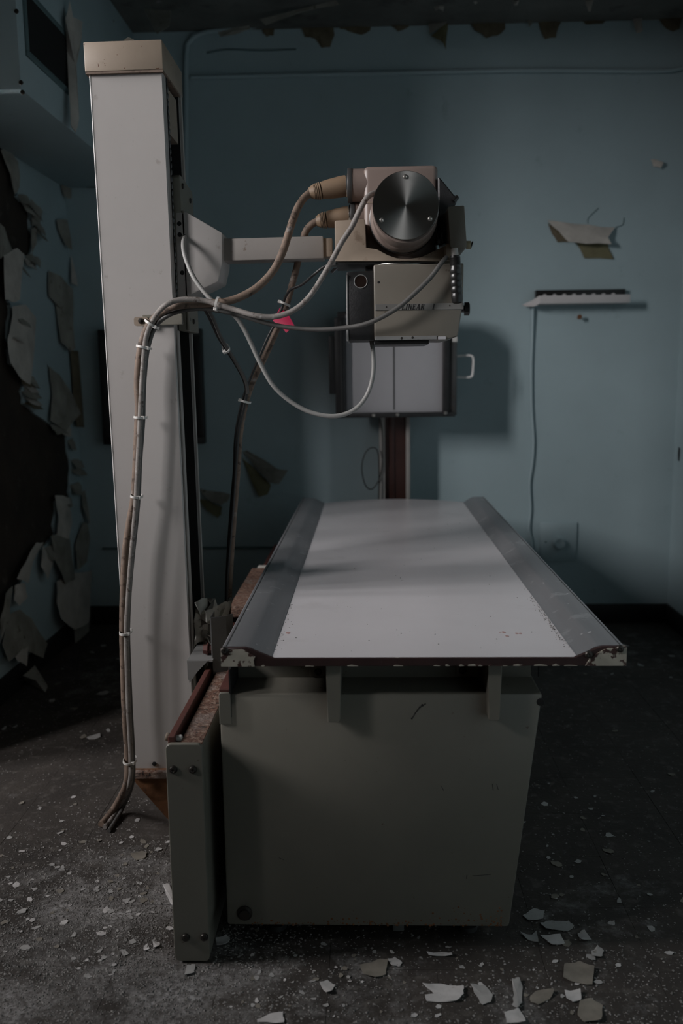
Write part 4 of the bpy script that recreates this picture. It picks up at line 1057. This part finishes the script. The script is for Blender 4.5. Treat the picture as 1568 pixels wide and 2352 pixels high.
# ------------------------------------------------------------------ collimator
col = thing('collimator', 'grey beige collimator box lettered LINEAR I hanging under the tube', 'collimator', (.1, 2.29, 1.33))
Y0 = 2.19
cf = [(0.013, 2.190, 1.508), (0.227, 2.190, 1.508), (0.226, 2.190, 1.422), (0.217, 2.190, 1.356), (0.214, 2.190, 1.338), (0.186, 2.190, 1.330), (0.014, 2.190, 1.332)]
obj('body', prism(NB(), [(p[0], p[2]) for p in cf], 'y', Y0, Y0 + .20, .0035, 3), 'colli', col)
obj('mount_ring', revolve(NB(), ((0.075, 2.260, 1.517)[0], 2.262, (0.013, 2.190, 1.508)[2] - .006), (0, 0, 1), [(0, .064), (.006, .064), (.008, .062), (.010, .060), (.0112, .060)], 40), 'steel', col)
s0, s1 = (0.016, 2.190, 1.401), (0.226, 2.190, 1.416)
strip = obj('name_strip', bx(NB(), s0[0], s1[0] + .001, Y0 - .0022, Y0 + .001, s0[2], s1[2], .0006, 1), 'strip', col)
def letters(text, x, z, h, y):
    """Serif italic capitals built from strokes; flat print with a hair of thickness."""
    G = {'L': (.72, [((.18, 0), (.18, 1), .15), ((.10, .03), (.66, .03), .07), ((.63, .03), (.66, .26), .06), ((.04, .97), (.34, .97), .05)]),
         'I': (.40, [((.2, 0), (.2, 1), .15), ((.04, .03), (.36, .03), .05), ((.04, .97), (.36, .97), .05)]),
         'N': (.92, [((.18, 0), (.18, 1), .06), ((.18, .96), (.76, .04), .16), ((.76, 0), (.76, 1), .06), ((.06, .03), (.30, .03), .05), ((.02, .97), (.22, .97), .05), ((.64, .97), (.88, .97), .05)]),
         'E': (.74, [((.18, 0), (.18, 1), .15), ((.08, .03), (.66, .03), .06), ((.08, .97), (.66, .97), .06), ((.18, .52), (.52, .52), .06), ((.63, .03), (.66, .24), .05), ((.63, .97), (.63, .78), .05), ((.52, .42), (.52, .62), .05)]),
         'A': (.88, [((.10, 0), (.46, 1), .06), ((.46, 1), (.74, 0), .15), ((.22, .34), (.64, .34), .06), ((.0, .03), (.22, .03), .05), ((.60, .03), (.88, .03), .05)]),
         'R': (.82, [((.18, 0), (.18, 1), .15), ((.08, .97), (.48, .97), .06), ((.48, .97), (.64, .88), .08), ((.64, .88), (.64, .62), .13), ((.64, .62), (.46, .52), .08), ((.46, .51), (.18, .51), .06), ((.40, .51), (.74, .02), .14), ((.06, .03), (.32, .03), .05)])}
    bm = NB()
    cx = x
    for ch_ in text:
        if ch_ == ' ':
            cx += h * .62; continue
        w_, st_ = G[ch_]
        for (a, b, t) in st_:
            a = Vector((a[0] * .8, a[1])); b = Vector((b[0] * .8, b[1])); d = (b - a).normalized(); nn = Vector((-d.y, d.x)) * t / 2 * 1.25
            q = [a + nn, b + nn, b - nn, a - nn]
            pts = [(cx + h * (p.x + .22 * p.y), z + h * p.y) for p in q]
            prism(bm, pts, 'y', y - .0004, y + .0004)
        cx += h * (w_ * .8 + .10)
    return bm
lh = (0.119, 2.188, 1.415)[2] - (0.119, 2.188, 1.402)[2]
obj('lettering', letters('LINEAR', (0.079, 2.188, 1.403)[0], (0.098, 2.188, 1.402)[2], lh, Y0 - .0024), 'ink', strip)
obj('lettering', letters('I', (0.152, 2.188, 1.402)[0], (0.155, 2.188, 1.402)[2], lh, Y0 - .0024), 'ink', strip)
sm8 = screw_mesh('strip_screw', .0022, .0015, 'screw')
for p in ((0.043, 2.190, 1.409), (0.194, 2.190, 1.410)):
    shared('screw', sm8, col, (p[0], Y0 - .0022, p[2]))
hp_ = (0.025, 2.190, 1.467)
shared('screw', screw_mesh('body_hole', .0036, .0012, 'void'), col, (hp_[0], Y0 - .0002, hp_[2]))
# bottom slides
obj('slide_rail', bx(NB(), (0.015, 2.190, 1.337)[0], (0.164, 2.190, 1.335)[0], Y0 - .006, Y0 + .20, (0.088, 2.190, 1.331)[2], (0.088, 2.190, 1.340)[2], .001, 1), 'greymetal', col)
obj('slide_label', bx(NB(), (0.166, 2.190, 1.335)[0], (0.185, 2.190, 1.335)[0], Y0 - .0045, Y0 + .01, (0.171, 2.190, 1.331)[2], (0.171, 2.190, 1.338)[2], .0005, 1), 'screen', col)
obj('slide_plate', bx(NB(), (0.015, 2.190, 1.327)[0], (0.145, 2.190, 1.325)[0], Y0 + .005, Y0 + .19, (0.088, 2.190, 1.321)[2], (0.088, 2.190, 1.330)[2]), 'black', col)
sm9 = screw_mesh('slide_screw', .003, .002, 'screw')
for p in ((0.079, 2.190, 1.335), (0.105, 2.190, 1.336)):
    shared('screw', sm9, col, (p[0], Y0 - .006, p[2]))
# black side box with round port
k0, k1 = (-0.052, 2.205, 1.332), (0.013, 2.205, 1.495)
obj('side_box', bx(NB(), k0[0], k1[0] + .004, 2.205, 2.37, k0[2], k1[2], .003), 'blackpaint', col)
obj('side_edge', bx(NB(), k0[0] - .001, k0[0] + .0035, 2.203, 2.372, k0[2] - .002, k1[2] - .008, .001, 1), 'greymetal', col)
pc = (-0.018, 2.204, 1.471)
port = NB()
n_ = 32
ringp = [(pc[0] + .0155 * math.cos(2 * math.pi * i / n_), 2.2045, pc[2] + .0155 * math.sin(2 * math.pi * i / n_)) for i in range(n_)]
tube(port, ringp, .0011, 8, smooth=False, closed=True)
obj('port_ring', port, 'greymetal', col)
obj('port_lens', revolve(NB(), (pc[0], 2.2056, pc[2]), (0, -1, 0), [(0, .0145), (.0012, .0145), (.0014, 0)], 28), 'lens', col)
kb = (0.235, 2.250, 1.406)
obj('focus_knob', revolve(NB(), (kb[0] - .008, 2.25, kb[2]), (1, 0, 0), [(0, .009), (.008, .009), (.0085, .016), (.019, .016), (.021, .013), (.0212, 0)], 24), 'black', col)

# ------------------------------------------------------------------ cables
def cable(name, pts, r, m, label, n=12, cat='cable', k=8):
    o = obj(name, tube(NB(), pts, r, n, k), m)
    return tag(o, label, cat, 'cables of the x-ray machine')
YC = 2.215
cable('high_voltage_cable', [(-0.144, 2.330, 1.702), (-0.161, 2.320, 1.685), (-0.176, 2.300, 1.656), (-0.191, 2.280, 1.611), (-0.208, 2.260, 1.554), (-0.232, 2.250, 1.506), (-0.270, 2.240, 1.466), (-0.313, 2.230, 1.441), (-0.351, 2.220, 1.429), (-0.389, 2.220, 1.426), (-0.430, 2.215, 1.424), (-0.472, 2.210, 1.420), (-0.514, 2.240, 1.406), (-0.542, 2.245, 1.380), (-0.561, 2.245, 1.343), (-0.574, 2.245, 1.289), (-0.580, 2.245, 1.230), (-0.580, 2.245, 1.181), (-0.584, 2.245, 1.127), (-0.592, 2.245, 1.039), (-0.602, 2.245, 0.949), (-0.617, 2.245, 0.882), (-0.632, 2.245, 0.802), (-0.642, 2.245, 0.698), (-0.649, 2.245, 0.593), (-0.652, 2.245, 0.486), (-0.654, 2.245, 0.366), (-0.653, 2.245, 0.243), (-0.662, 2.250, 0.167), (-0.733, 2.386, 0.040), (-0.755, 2.360, 0.011), (-0.760, 2.320, 0.011)], .0096, 'cablebrown', 'thick brown high voltage cable sweeping from the upper plug to the floor')
cable('high_voltage_cable', [(-0.130, 2.375, 1.640), (-0.146, 2.375, 1.631), (-0.162, 2.380, 1.612), (-0.176, 2.400, 1.572), (-0.190, 2.420, 1.525), (-0.205, 2.430, 1.479), (-0.221, 2.430, 1.429), (-0.245, 2.430, 1.373), (-0.279, 2.430, 1.302), (-0.312, 2.430, 1.240), (-0.337, 2.430, 1.172), (-0.354, 2.430, 1.090), (-0.363, 2.430, 0.995), (-0.375, 2.430, 0.886), (-0.385, 2.430, 0.788), (-0.394, 2.430, 0.689), (-0.403, 2.440, 0.598), (-0.408, 2.440, 0.535)], .0092, 'cablebrown', 'thick dark brown cable dropping from the lower plug behind the arm')
cable('tube_cable', [(0.028, 2.160, 1.666), (0.014, 2.150, 1.663), (-0.002, 2.140, 1.651), (-0.018, 2.140, 1.625), (-0.037, 2.150, 1.590), (-0.061, 2.160, 1.557), (-0.085, 2.170, 1.517), (-0.107, 2.180, 1.483), (-0.134, 2.180, 1.443), (-0.162, 2.180, 1.415), (-0.194, 2.180, 1.397), (-0.232, 2.180, 1.389), (-0.272, 2.180, 1.393), (-0.315, 2.190, 1.406), (-0.353, 2.195, 1.418), (-0.391, 2.200, 1.430), (-0.426, 2.195, 1.434), (-0.461, 2.190, 1.432), (-0.492, 2.185, 1.418), (-0.528, 2.225, 1.390), (-0.548, 2.225, 1.347), (-0.557, 2.225, 1.289), (-0.565, 2.225, 1.225), (-0.571, 2.225, 1.160), (-0.578, 2.225, 1.084), (-0.587, 2.225, 0.996), (-0.595, 2.225, 0.918), (-0.609, 2.225, 0.817), (-0.622, 2.225, 0.714), (-0.634, 2.225, 0.599), (-0.637, 2.225, 0.493), (-0.639, 2.225, 0.374), (-0.639, 2.225, 0.252), (-0.649, 2.235, 0.174), (-0.726, 2.395, 0.030), (-0.742, 2.350, 0.008), (-0.748, 2.311, 0.008)], .0066, 'cable', 'dusty grey cable from the steel end cap running along the bundle')
cable('hub_cable', [(-0.465, 2.340, 1.604), (-0.462, 2.300, 1.583), (-0.457, 2.280, 1.555), (-0.445, 2.265, 1.522), (-0.428, 2.250, 1.489), (-0.402, 2.240, 1.454), (-0.378, 2.235, 1.430), (-0.349, 2.235, 1.411), (-0.325, 2.235, 1.392), (-0.307, 2.235, 1.364), (-0.289, 2.235, 1.326), (-0.268, 2.235, 1.279), (-0.239, 2.235, 1.227), (-0.199, 2.240, 1.188), (-0.148, 2.240, 1.159), (-0.089, 2.240, 1.148), (-0.039, 2.245, 1.162), (-0.006, 2.250, 1.198), (0.010, 2.250, 1.248), (0.011, 2.255, 1.301), (0.006, 2.260, 1.338)], .0056, 'cablelight', 'light grey cable looping down from the hub to the collimator')
cable('handle_cable', [(0.185, 2.170, 1.521), (0.170, 2.165, 1.504), (0.146, 2.160, 1.473), (0.111, 2.155, 1.439), (0.074, 2.155, 1.408), (0.033, 2.155, 1.384), (-0.008, 2.160, 1.368), (-0.053, 2.170, 1.361), (-0.111, 2.180, 1.358), (-0.164, 2.190, 1.361), (-0.217, 2.200, 1.369), (-0.271, 2.210, 1.383), (-0.320, 2.220, 1.399), (-0.363, 2.225, 1.408), (-0.406, 2.225, 1.414), (-0.448, 2.220, 1.411), (-0.495, 2.235, 1.399), (-0.531, 2.250, 1.372), (-0.551, 2.250, 1.321), (-0.562, 2.250, 1.257), (-0.568, 2.250, 1.192), (-0.572, 2.250, 1.137), (-0.584, 2.250, 1.038), (-0.592, 2.250, 0.949), (-0.603, 2.250, 0.869), (-0.617, 2.250, 0.778), (-0.629, 2.250, 0.685), (-0.637, 2.250, 0.591), (-0.639, 2.250, 0.484), (-0.640, 2.250, 0.364), (-0.640, 2.250, 0.241), (-0.648, 2.255, 0.164), (-0.715, 2.390, 0.030), (-0.729, 2.337, 0.007), (-0.731, 2.293, 0.007)], .0056, 'cabledark', 'dark grey cable from the grip crossing the collimator into the bundle')
cable('yoke_lead', [(-0.087, 2.270, 1.520), (-0.108, 2.280, 1.516), (-0.135, 2.300, 1.500), (-0.169, 2.350, 1.481), (-0.199, 2.380, 1.472), (-0.217, 2.400, 1.456), (-0.228, 2.410, 1.428), (-0.247, 2.410, 1.388), (-0.269, 2.410, 1.349), (-0.294, 2.410, 1.295), (-0.323, 2.410, 1.231), (-0.344, 2.410, 1.173), (-0.362, 2.410, 1.091), (-0.369, 2.410, 0.997), (-0.380, 2.410, 0.901), (-0.391, 2.410, 0.792), (-0.400, 2.410, 0.681), (-0.408, 2.420, 0.578)], .0036, 'cableblack', 'thin black lead from the yoke running down the brown cable')
cable('black_cable', [(-0.403, 2.240, 1.412), (-0.395, 2.260, 1.392), (-0.383, 2.300, 1.351), (-0.369, 2.330, 1.321), (-0.351, 2.370, 1.282), (-0.334, 2.390, 1.243), (-0.328, 2.400, 1.206), (-0.336, 2.400, 1.166), (-0.352, 2.400, 1.104), (-0.362, 2.400, 1.010), (-0.373, 2.400, 0.902), (-0.385, 2.400, 0.794), (-0.395, 2.400, 0.696), (-0.404, 2.410, 0.581)], .0040, 'cableblack', 'black cable slanting from the bundle down to the hanging brown cable')
cable('black_cable', [(-0.394, 2.235, 1.412), (-0.385, 2.255, 1.390), (-0.375, 2.290, 1.350), (-0.363, 2.320, 1.321), (-0.343, 2.360, 1.277), (-0.326, 2.380, 1.236), (-0.323, 2.390, 1.204)], .0044, 'cabledark', 'dark grey cable paired with the slanting black one behind the arm')

# nylon ties round the bundles
def tie(c, d, rx, label, ry=.027):
    """A flat band round a bundle: c centre, d bundle direction, rx half width; the little lock head is a part."""
    c = Vector(c); d = Vector(d).normalized()
    side = d.cross(Vector((0, -1, 0))).normalized()
    fw = side.cross(d).normalized()
    if fw.y > 0: fw = -fw
    n_ = 24; bm = NB()
    inn, out = [], []
    for i in range(n_):
        t = 2 * math.pi * i / n_
        v_ = side * math.cos(t) * rx + fw * math.sin(t) * ry
        inn.append(v_); out.append(v_ * (1 + .0016 / rx))
    rings = []
    for src_, hgt in ((inn, -.0028), (out, -.0028), (out, .0028), (inn, .0028)):
        rings.append([bm.verts.new(c + v_ + d * hgt) for v_ in src_])
    fs = []
    for a, b in zip(rings, rings[1:] + rings[:1]):
        for i in range(n_):
            fs.append(bm.faces.new((a[i], a[(i + 1) % n_], b[(i + 1) % n_], b[i])))
    bmesh.ops.recalc_face_normals(bm, faces=fs)
    o = obj('cable_tie', bm, 'tie')
    tag(o, label, 'cable tie', 'nylon ties on the cable bundles', centre=False)
    h_ = c + side * rx * .75 + fw * (ry * .72)
    bm = NB(); bx(bm, -.0045, .0045, -.004, .004, -.0042, .0042, .001, 1)
    bmesh.ops.transform(bm, verts=bm.verts, matrix=Matrix.Translation(h_) @ Matrix((side, -fw, d)).transposed().to_4x4())
    obj('lock_head', bm, 'tie', o)
    return o
def dirn(a, b): return Vector(b) - Vector(a)
tie((-0.366, 2.210, 1.423), dirn((-0.387, 2.210, 1.428), (-0.344, 2.210, 1.418)), .0165, 'white tie where the cables fan out right of the column')
tie((-0.536, 2.240, 1.380), dirn((-0.546, 2.240, 1.363), (-0.521, 2.240, 1.399)), .0185, 'white tie beside the clip at the bend of the bundle')
tie((-0.558, 2.240, 1.324), dirn((-0.562, 2.240, 1.305), (-0.553, 2.240, 1.342)), .0175, 'white tie just below the bend of the bundle')
tie((-0.575, 2.240, 1.151), dirn((-0.577, 2.240, 1.127), (-0.573, 2.240, 1.171)), .0145, 'white tie on the bundle halfway down the column front')
tie((-0.594, 2.240, 0.951), dirn((-0.599, 2.240, 0.927), (-0.591, 2.240, 0.972)), .0135, 'grey tie on the bundle level with the far end of the table')
tie((-0.640, 2.240, 0.593), dirn((-0.641, 2.240, 0.571), (-0.639, 2.240, 0.618)), .0140, 'white tie on the bundle level with the near end of the table')
tie((-0.646, 2.240, 0.239), dirn((-0.648, 2.240, 0.215), (-0.644, 2.240, 0.264)), .0165, 'wide white tie lowest on the bundle near the column foot')
tie((-0.367, 2.325, 1.321), dirn((-0.374, 2.310, 1.336), (-0.360, 2.345, 1.305)), .0085, 'grey tie joining the two slanting black cables', .014)
tie((-0.334, 2.415, 1.183), dirn((-0.327, 2.415, 1.202), (-0.340, 2.415, 1.161)), .0150, 'grey tie where black cables meet the hanging brown cable')
tie((-0.223, 2.420, 1.438), dirn((-0.214, 2.420, 1.458), (-0.231, 2.420, 1.418)), .0150, 'grey tie on the hanging brown cable above the pink tag')
tag(obj('pink_tag', sheet([(-0.234, 2.415, 1.429), (-0.212, 2.405, 1.410), (-0.195, 2.390, 1.379), (-0.217, 2.390, 1.361), (-0.232, 2.400, 1.380), (-0.253, 2.405, 1.393)], .0008), 'pink'), 'hot pink paper tag stuck on the hanging brown cable', 'tag')

# ------------------------------------------------------------------ paint chips and crumbs on the floor
def blocked(x, y, m_=0.0):
    return (-.335 - m_ < x < .31 + m_ and 1.90 - m_ < y < 3.6) or (-.43 - m_ < x < -.345 + m_ and y > 1.74 - m_) or (-.66 < x < -.44 and 2.28 < y < 2.52)

def chip_mesh(k, m):
    rg = random.Random(100 + k)
    n_ = rg.randint(5, 9)
    a0 = sorted(rg.uniform(0, 2 * math.pi) for _ in range(n_))
    a0 = [2 * math.pi * i / n_ + rg.uniform(-.35, .35) for i in range(n_)]
    ell = rg.uniform(.45, 1.0)
    pts = []
    for a in a0:
        r_ = rg.uniform(.55, 1.1)
        pts.append(Vector((math.cos(a) * r_, math.sin(a) * r_ * ell, 0)))
    bd = rg.uniform(-.5, .5)
    for p in pts:
        p.z = .09 * (p.x * math.cos(bd) + p.y * math.sin(bd)) ** 2 + rg.uniform(0, .05)
    zm = min(p.z for p in pts)
    for p in pts: p.z -= zm
    bm = NB()
    th = .07
    A = [bm.verts.new(p + Vector((0, 0, th))) for p in pts]; ca = bm.verts.new((0, 0, th + .01))
    B = [bm.verts.new(p) for p in pts]; cb_ = bm.verts.new((0, 0, .01))
    fs = []
    for i in range(n_):
        j = (i + 1) % n_
        fs += [bm.faces.new((A[i], A[j], ca)), bm.faces.new((B[j], B[i], cb_)), bm.faces.new((A[j], A[i], B[i], B[j]))]
    bmesh.ops.recalc_face_normals(bm, faces=fs)
    me = mesh_of('paint_chip', bm, m)
    me.shade_flat()
    return me
chips = [chip_mesh(k, ('chip', 'chipw', 'chip', 'chipt')[k % 4]) for k in range(16)]

# large chips that can be told apart, traced on the floor
big = [
    ('chipw', [(0.101, 1.678, 0.000), (0.139, 1.683, 0.000), (0.185, 1.674, 0.000), (0.183, 1.648, 0.000), (0.166, 1.629, 0.000), (0.107, 1.630, 0.000), (0.104, 1.647, 0.000), (0.124, 1.652, 0.000)], 'notched long white paint chip in front of the table base'),
    ('chip', [(0.287, 1.694, 0.000), (0.303, 1.697, 0.000), (0.306, 1.673, 0.000), (0.297, 1.628, 0.000), (0.284, 1.607, 0.000), (0.276, 1.619, 0.000), (0.285, 1.652, 0.000)], 'narrow upright white paint chip near the lower right'),
    ('chip', [(0.199, 1.677, 0.000), (0.228, 1.680, 0.000), (0.242, 1.649, 0.000), (0.234, 1.627, 0.000), (0.217, 1.621, 0.000), (0.209, 1.648, 0.000)], 'grey rounded paint chip right of the notched long one'),
    ('chipt', [(0.316, 1.647, 0.000), (0.332, 1.663, 0.000), (0.368, 1.664, 0.000), (0.354, 1.640, 0.000), (0.328, 1.622, 0.000), (0.315, 1.627, 0.000)], 'tan leaf shaped paint chip at the lower right'),
    ('chipw', [(0.390, 1.667, 0.000), (0.421, 1.664, 0.000), (0.417, 1.639, 0.000), (0.399, 1.631, 0.000), (0.388, 1.641, 0.000)], 'white square paint chip folded over at the lower right'),
    ('chipt', [(0.412, 1.631, 0.000), (0.438, 1.642, 0.000), (0.456, 1.622, 0.000), (0.441, 1.578, 0.000), (0.409, 1.575, 0.000), (0.400, 1.596, 0.000)], 'large tan paint chip at the bottom right'),
    ('chipw', [(0.257, 1.597, 0.000), (0.287, 1.612, 0.000), (0.294, 1.590, 0.000), (0.294, 1.571, 0.000), (0.257, 1.571, 0.000)], 'white angular paint chip at the bottom edge'),
    ('chipt', [(-0.029, 1.740, 0.000), (0.010, 1.755, 0.000), (0.031, 1.752, 0.000), (0.026, 1.710, 0.000), (0.004, 1.699, 0.000), (-0.020, 1.706, 0.000)], 'tan half round paint chip in the table shadow'),
    ('chipw', [(-0.112, 1.678, 0.000), (-0.096, 1.686, 0.000), (-0.079, 1.676, 0.000), (-0.089, 1.649, 0.000), (-0.098, 1.652, 0.000)], 'small bright paint chip shaped like a tooth'),
    ('chipw', [(0.031, 1.761, 0.000), (0.046, 1.764, 0.000), (0.062, 1.747, 0.000), (0.054, 1.735, 0.000), (0.040, 1.738, 0.000)], 'small pale chip beside the tan half round one'),
    ('chipw', [(0.116, 1.779, 0.000), (0.153, 1.786, 0.000), (0.169, 1.780, 0.000), (0.171, 1.771, 0.000), (0.120, 1.771, 0.000)], 'thin white sliver of paint in front of the table base'),
    ('chip', [(0.348, 1.921, 0.000), (0.378, 1.946, 0.000), (0.402, 1.939, 0.000), (0.392, 1.908, 0.000), (0.358, 1.901, 0.000)], 'oval grey paint chip beside the base right corner'),
    ('chip', [(0.383, 1.892, 0.000), (0.406, 1.902, 0.000), (0.449, 1.896, 0.000), (0.457, 1.880, 0.000), (0.438, 1.863, 0.000), (0.390, 1.869, 0.000)], 'long grey paint chip right of the base corner'),
    ('chipw', [(0.374, 1.847, 0.000), (0.419, 1.847, 0.000), (0.423, 1.819, 0.000), (0.394, 1.813, 0.000), (0.386, 1.828, 0.000)], 'white bent paint chip below the long grey one'),
    ('chip', [(0.330, 1.852, 0.000), (0.357, 1.850, 0.000), (0.369, 1.862, 0.000), (0.365, 1.819, 0.000), (0.344, 1.831, 0.000)], 'grey three pointed paint chip near the base corner'),
    ('chip', [(0.459, 1.854, 0.000), (0.476, 1.861, 0.000), (0.485, 1.832, 0.000), (0.460, 1.826, 0.000)], 'small grey triangular paint chip at the right'),
    ('chip', [(0.475, 1.793, 0.000), (0.491, 1.805, 0.000), (0.502, 1.793, 0.000), (0.489, 1.767, 0.000), (0.472, 1.772, 0.000)], 'small rough paint chip further right'),
    ('chipt', [(0.407, 1.748, 0.000), (0.441, 1.757, 0.000), (0.467, 1.735, 0.000), (0.450, 1.683, 0.000), (0.413, 1.691, 0.000), (0.394, 1.701, 0.000)], 'wide cracked tan paint sheet at the right'),
    ('chipw', [(-0.229, 1.573, 0.000), (-0.205, 1.590, 0.000), (-0.180, 1.593, 0.000), (-0.175, 1.565, 0.000), (-0.226, 1.565, 0.000)], 'bright white chip cut by the bottom edge left of centre'),
    ('chipt', [(-0.639, 2.175, 0.000), (-0.616, 2.197, 0.000), (-0.598, 2.188, 0.000), (-0.597, 2.158, 0.000), (-0.616, 2.150, 0.000)], 'tan curled paint chip left of the guide rail'),
    ('chipw', [(-0.521, 2.034, 0.000), (-0.506, 2.038, 0.000), (-0.480, 1.986, -0.000), (-0.467, 1.936, 0.000), (-0.483, 1.954, 0.000), (-0.506, 2.000, 0.000)], 'bright white paper strip beside the guide rail'),
    ('chipw', [(-0.353, 1.825, 0.000), (-0.331, 1.835, 0.000), (-0.321, 1.823, 0.000), (-0.332, 1.798, 0.000), (-0.347, 1.801, 0.000)], 'white paint chip at the rail foot under the table'),
    ('chipw', [(-0.508, 1.793, 0.000), (-0.501, 1.802, 0.000), (-0.490, 1.784, 0.000), (-0.503, 1.781, 0.000)], 'white square crumb left of the rail foot'),
    ('chipw', [(-0.492, 1.808, 0.000), (-0.477, 1.811, 0.000), (-0.472, 1.796, 0.000), (-0.486, 1.790, 0.000)], 'white ragged crumb nearest the rail foot'),
    ('chip', [(-0.399, 1.732, 0.000), (-0.382, 1.735, 0.000), (-0.379, 1.710, 0.000), (-0.399, 1.699, 0.000)], 'grey paint chip just in front of the rail foot'),
]
for m_, pts, lab in big:
    bm = NB()
    P_ = [Vector((p[0], p[1], 0)) for p in pts]
    c = sum(P_, Vector()) / len(P_)
    jl = []
    for a, b in zip(P_, P_[1:] + P_[:1]):
        for q in range(3):
            v_ = a.lerp(b, q / 3)
            if q: v_ += Vector((R.uniform(-.0015, .0015), R.uniform(-.002, .002), 0))
            jl.append(v_)
    dd = Vector((math.cos(len(lab)), math.sin(len(lab)), 0))
    sz = max((p - c).length for p in jl)
    def zf(p): return .0004 + .006 * ((p - c).dot(dd) / sz) ** 2 + .003 * max(0, (p - c).length / sz - .6)
    A = [bm.verts.new(p + Vector((0, 0, zf(p) + .0012))) for p in jl]; ca = bm.verts.new(c + Vector((0, 0, .0022)))
    B = [bm.verts.new(p + Vector((0, 0, zf(p)))) for p in jl]; cb_ = bm.verts.new(c + Vector((0, 0, .001)))
    fs = []
    k = len(jl)
    for i in range(k):
        j = (i + 1) % k
        fs += [bm.faces.new((A[i], A[j], ca)), bm.faces.new((B[j], B[i], cb_)), bm.faces.new((A[j], A[i], B[i], B[j]))]
    bmesh.ops.recalc_face_normals(bm, faces=fs)
    tag(obj('paint_chip', bm, m_), lab, 'paint chip', 'large paint chips on the floor')

def drop_chip(x, y, s, label, group):
    o = bpy.data.objects.new('paint_chip', R.choice(chips))
    C.objects.link(o)
    o.location = (x, y, .0003); o.rotation_euler = (R.uniform(-.10, .10), R.uniform(-.10, .10), R.uniform(0, 6.28))
    o.scale = (s, s, s * R.uniform(.6, 1.0))
    tone = {'paint_chip_grey': 'grey', 'paint_chip_white': 'white', 'paint_chip_tan': 'tan'}[o.data.materials[0].name]
    o['label'] = label % (('tiny ' if s < .0065 else 'small ' if s < .0115 else 'larger ') + tone); o['category'] = 'paint chip'; o['group'] = group
n1 = 0
while n1 < 140:
    x = R.triangular(-1.2, -.42, -.6); y = R.triangular(1.58, 2.7, 1.85)
    if blocked(x, y, .015): continue
    drop_chip(x, y, R.choice((.006, .007, .009, .011, .014)), '%s paint chip on the dusty floor left of the guide rail', 'chips left of the rail'); n1 += 1
n1 = 0
while n1 < 80:
    x = R.uniform(-.30, .45); y = R.triangular(1.57, 1.9, 1.62)
    if blocked(x, y, .015): continue
    drop_chip(x, y, R.choice((.004, .005, .007, .009)), '%s paint chip on the floor in front of the table base', 'chips before the base'); n1 += 1
n1 = 0
while n1 < 55:
    x = R.triangular(.36, 1.0, .42); y = R.triangular(1.6, 2.7, 1.8)
    if blocked(x, y, .015): continue
    drop_chip(x, y, R.choice((.006, .009, .012, .016)), '%s paint chip on the dark floor right of the table', 'chips right of the base'); n1 += 1
n1 = 0
while n1 < 24:
    x = R.uniform(-1.35, -.75); y = R.uniform(2.9, 4.2)
    drop_chip(x, y, R.choice((.012, .016, .02, .028)), '%s paint chip on the floor near the torn left wall', 'chips by the left wall'); n1 += 1
n1 = 0
while n1 < 14:
    x = R.uniform(.7, 1.4); y = R.uniform(3.0, 4.2)
    drop_chip(x, y, R.choice((.010, .014, .02)), '%s paint chip on the dark floor by the back wall right of the table', 'chips by the back wall'); n1 += 1

# crumbs too small and too many to count
verts, faces = [], []
def crumb(x, y, s):
    b0_ = len(verts)
    a = R.uniform(0, 6.28)
    k = R.choice((4, 5))
    for i in range(k):
        t = a + 2 * math.pi * i / k + R.uniform(-.4, .4); r_ = s * R.uniform(.6, 1.2)
        verts.append((x + math.cos(t) * r_, y + math.sin(t) * r_, 0))
    verts.append((x + R.uniform(-.3, .3) * s, y + R.uniform(-.3, .3) * s, s * R.uniform(.25, .8)))
    for i in range(k): faces.append((b0_ + i, b0_ + (i + 1) % k, b0_ + k))
for k in range(30000):
    u = R.random()
    if u < .68:
        x = R.gauss(-.64, .25); y = R.gauss(1.85, .28)
    elif u < .77:
        x = R.uniform(-.4, .7); y = R.triangular(1.55, 1.95, 1.58)
    elif u < .92:
        x = R.uniform(.32, 1.4); y = R.triangular(1.6, 4.0, 1.8)
    else:
        x = R.uniform(-1.4, -.7); y = R.uniform(2.6, 4.3)
    if blocked(x, y) or not (XL + .03 < x < XR - .03 and 1.52 < y < 4.36): continue
    crumb(x, y, R.choice((.0009, .0011, .0013, .0016, .002, .0026, .0036)))
me = bpy.data.meshes.new('floor_debris'); me.from_pydata(verts, [], faces); me.materials.append(mat['debris'])
o = bpy.data.objects.new('floor_debris', me); C.objects.link(o)
o['kind'] = 'stuff'; o['label'] = 'plaster crumbs and paint grit scattered across the floor'; o['category'] = 'debris'
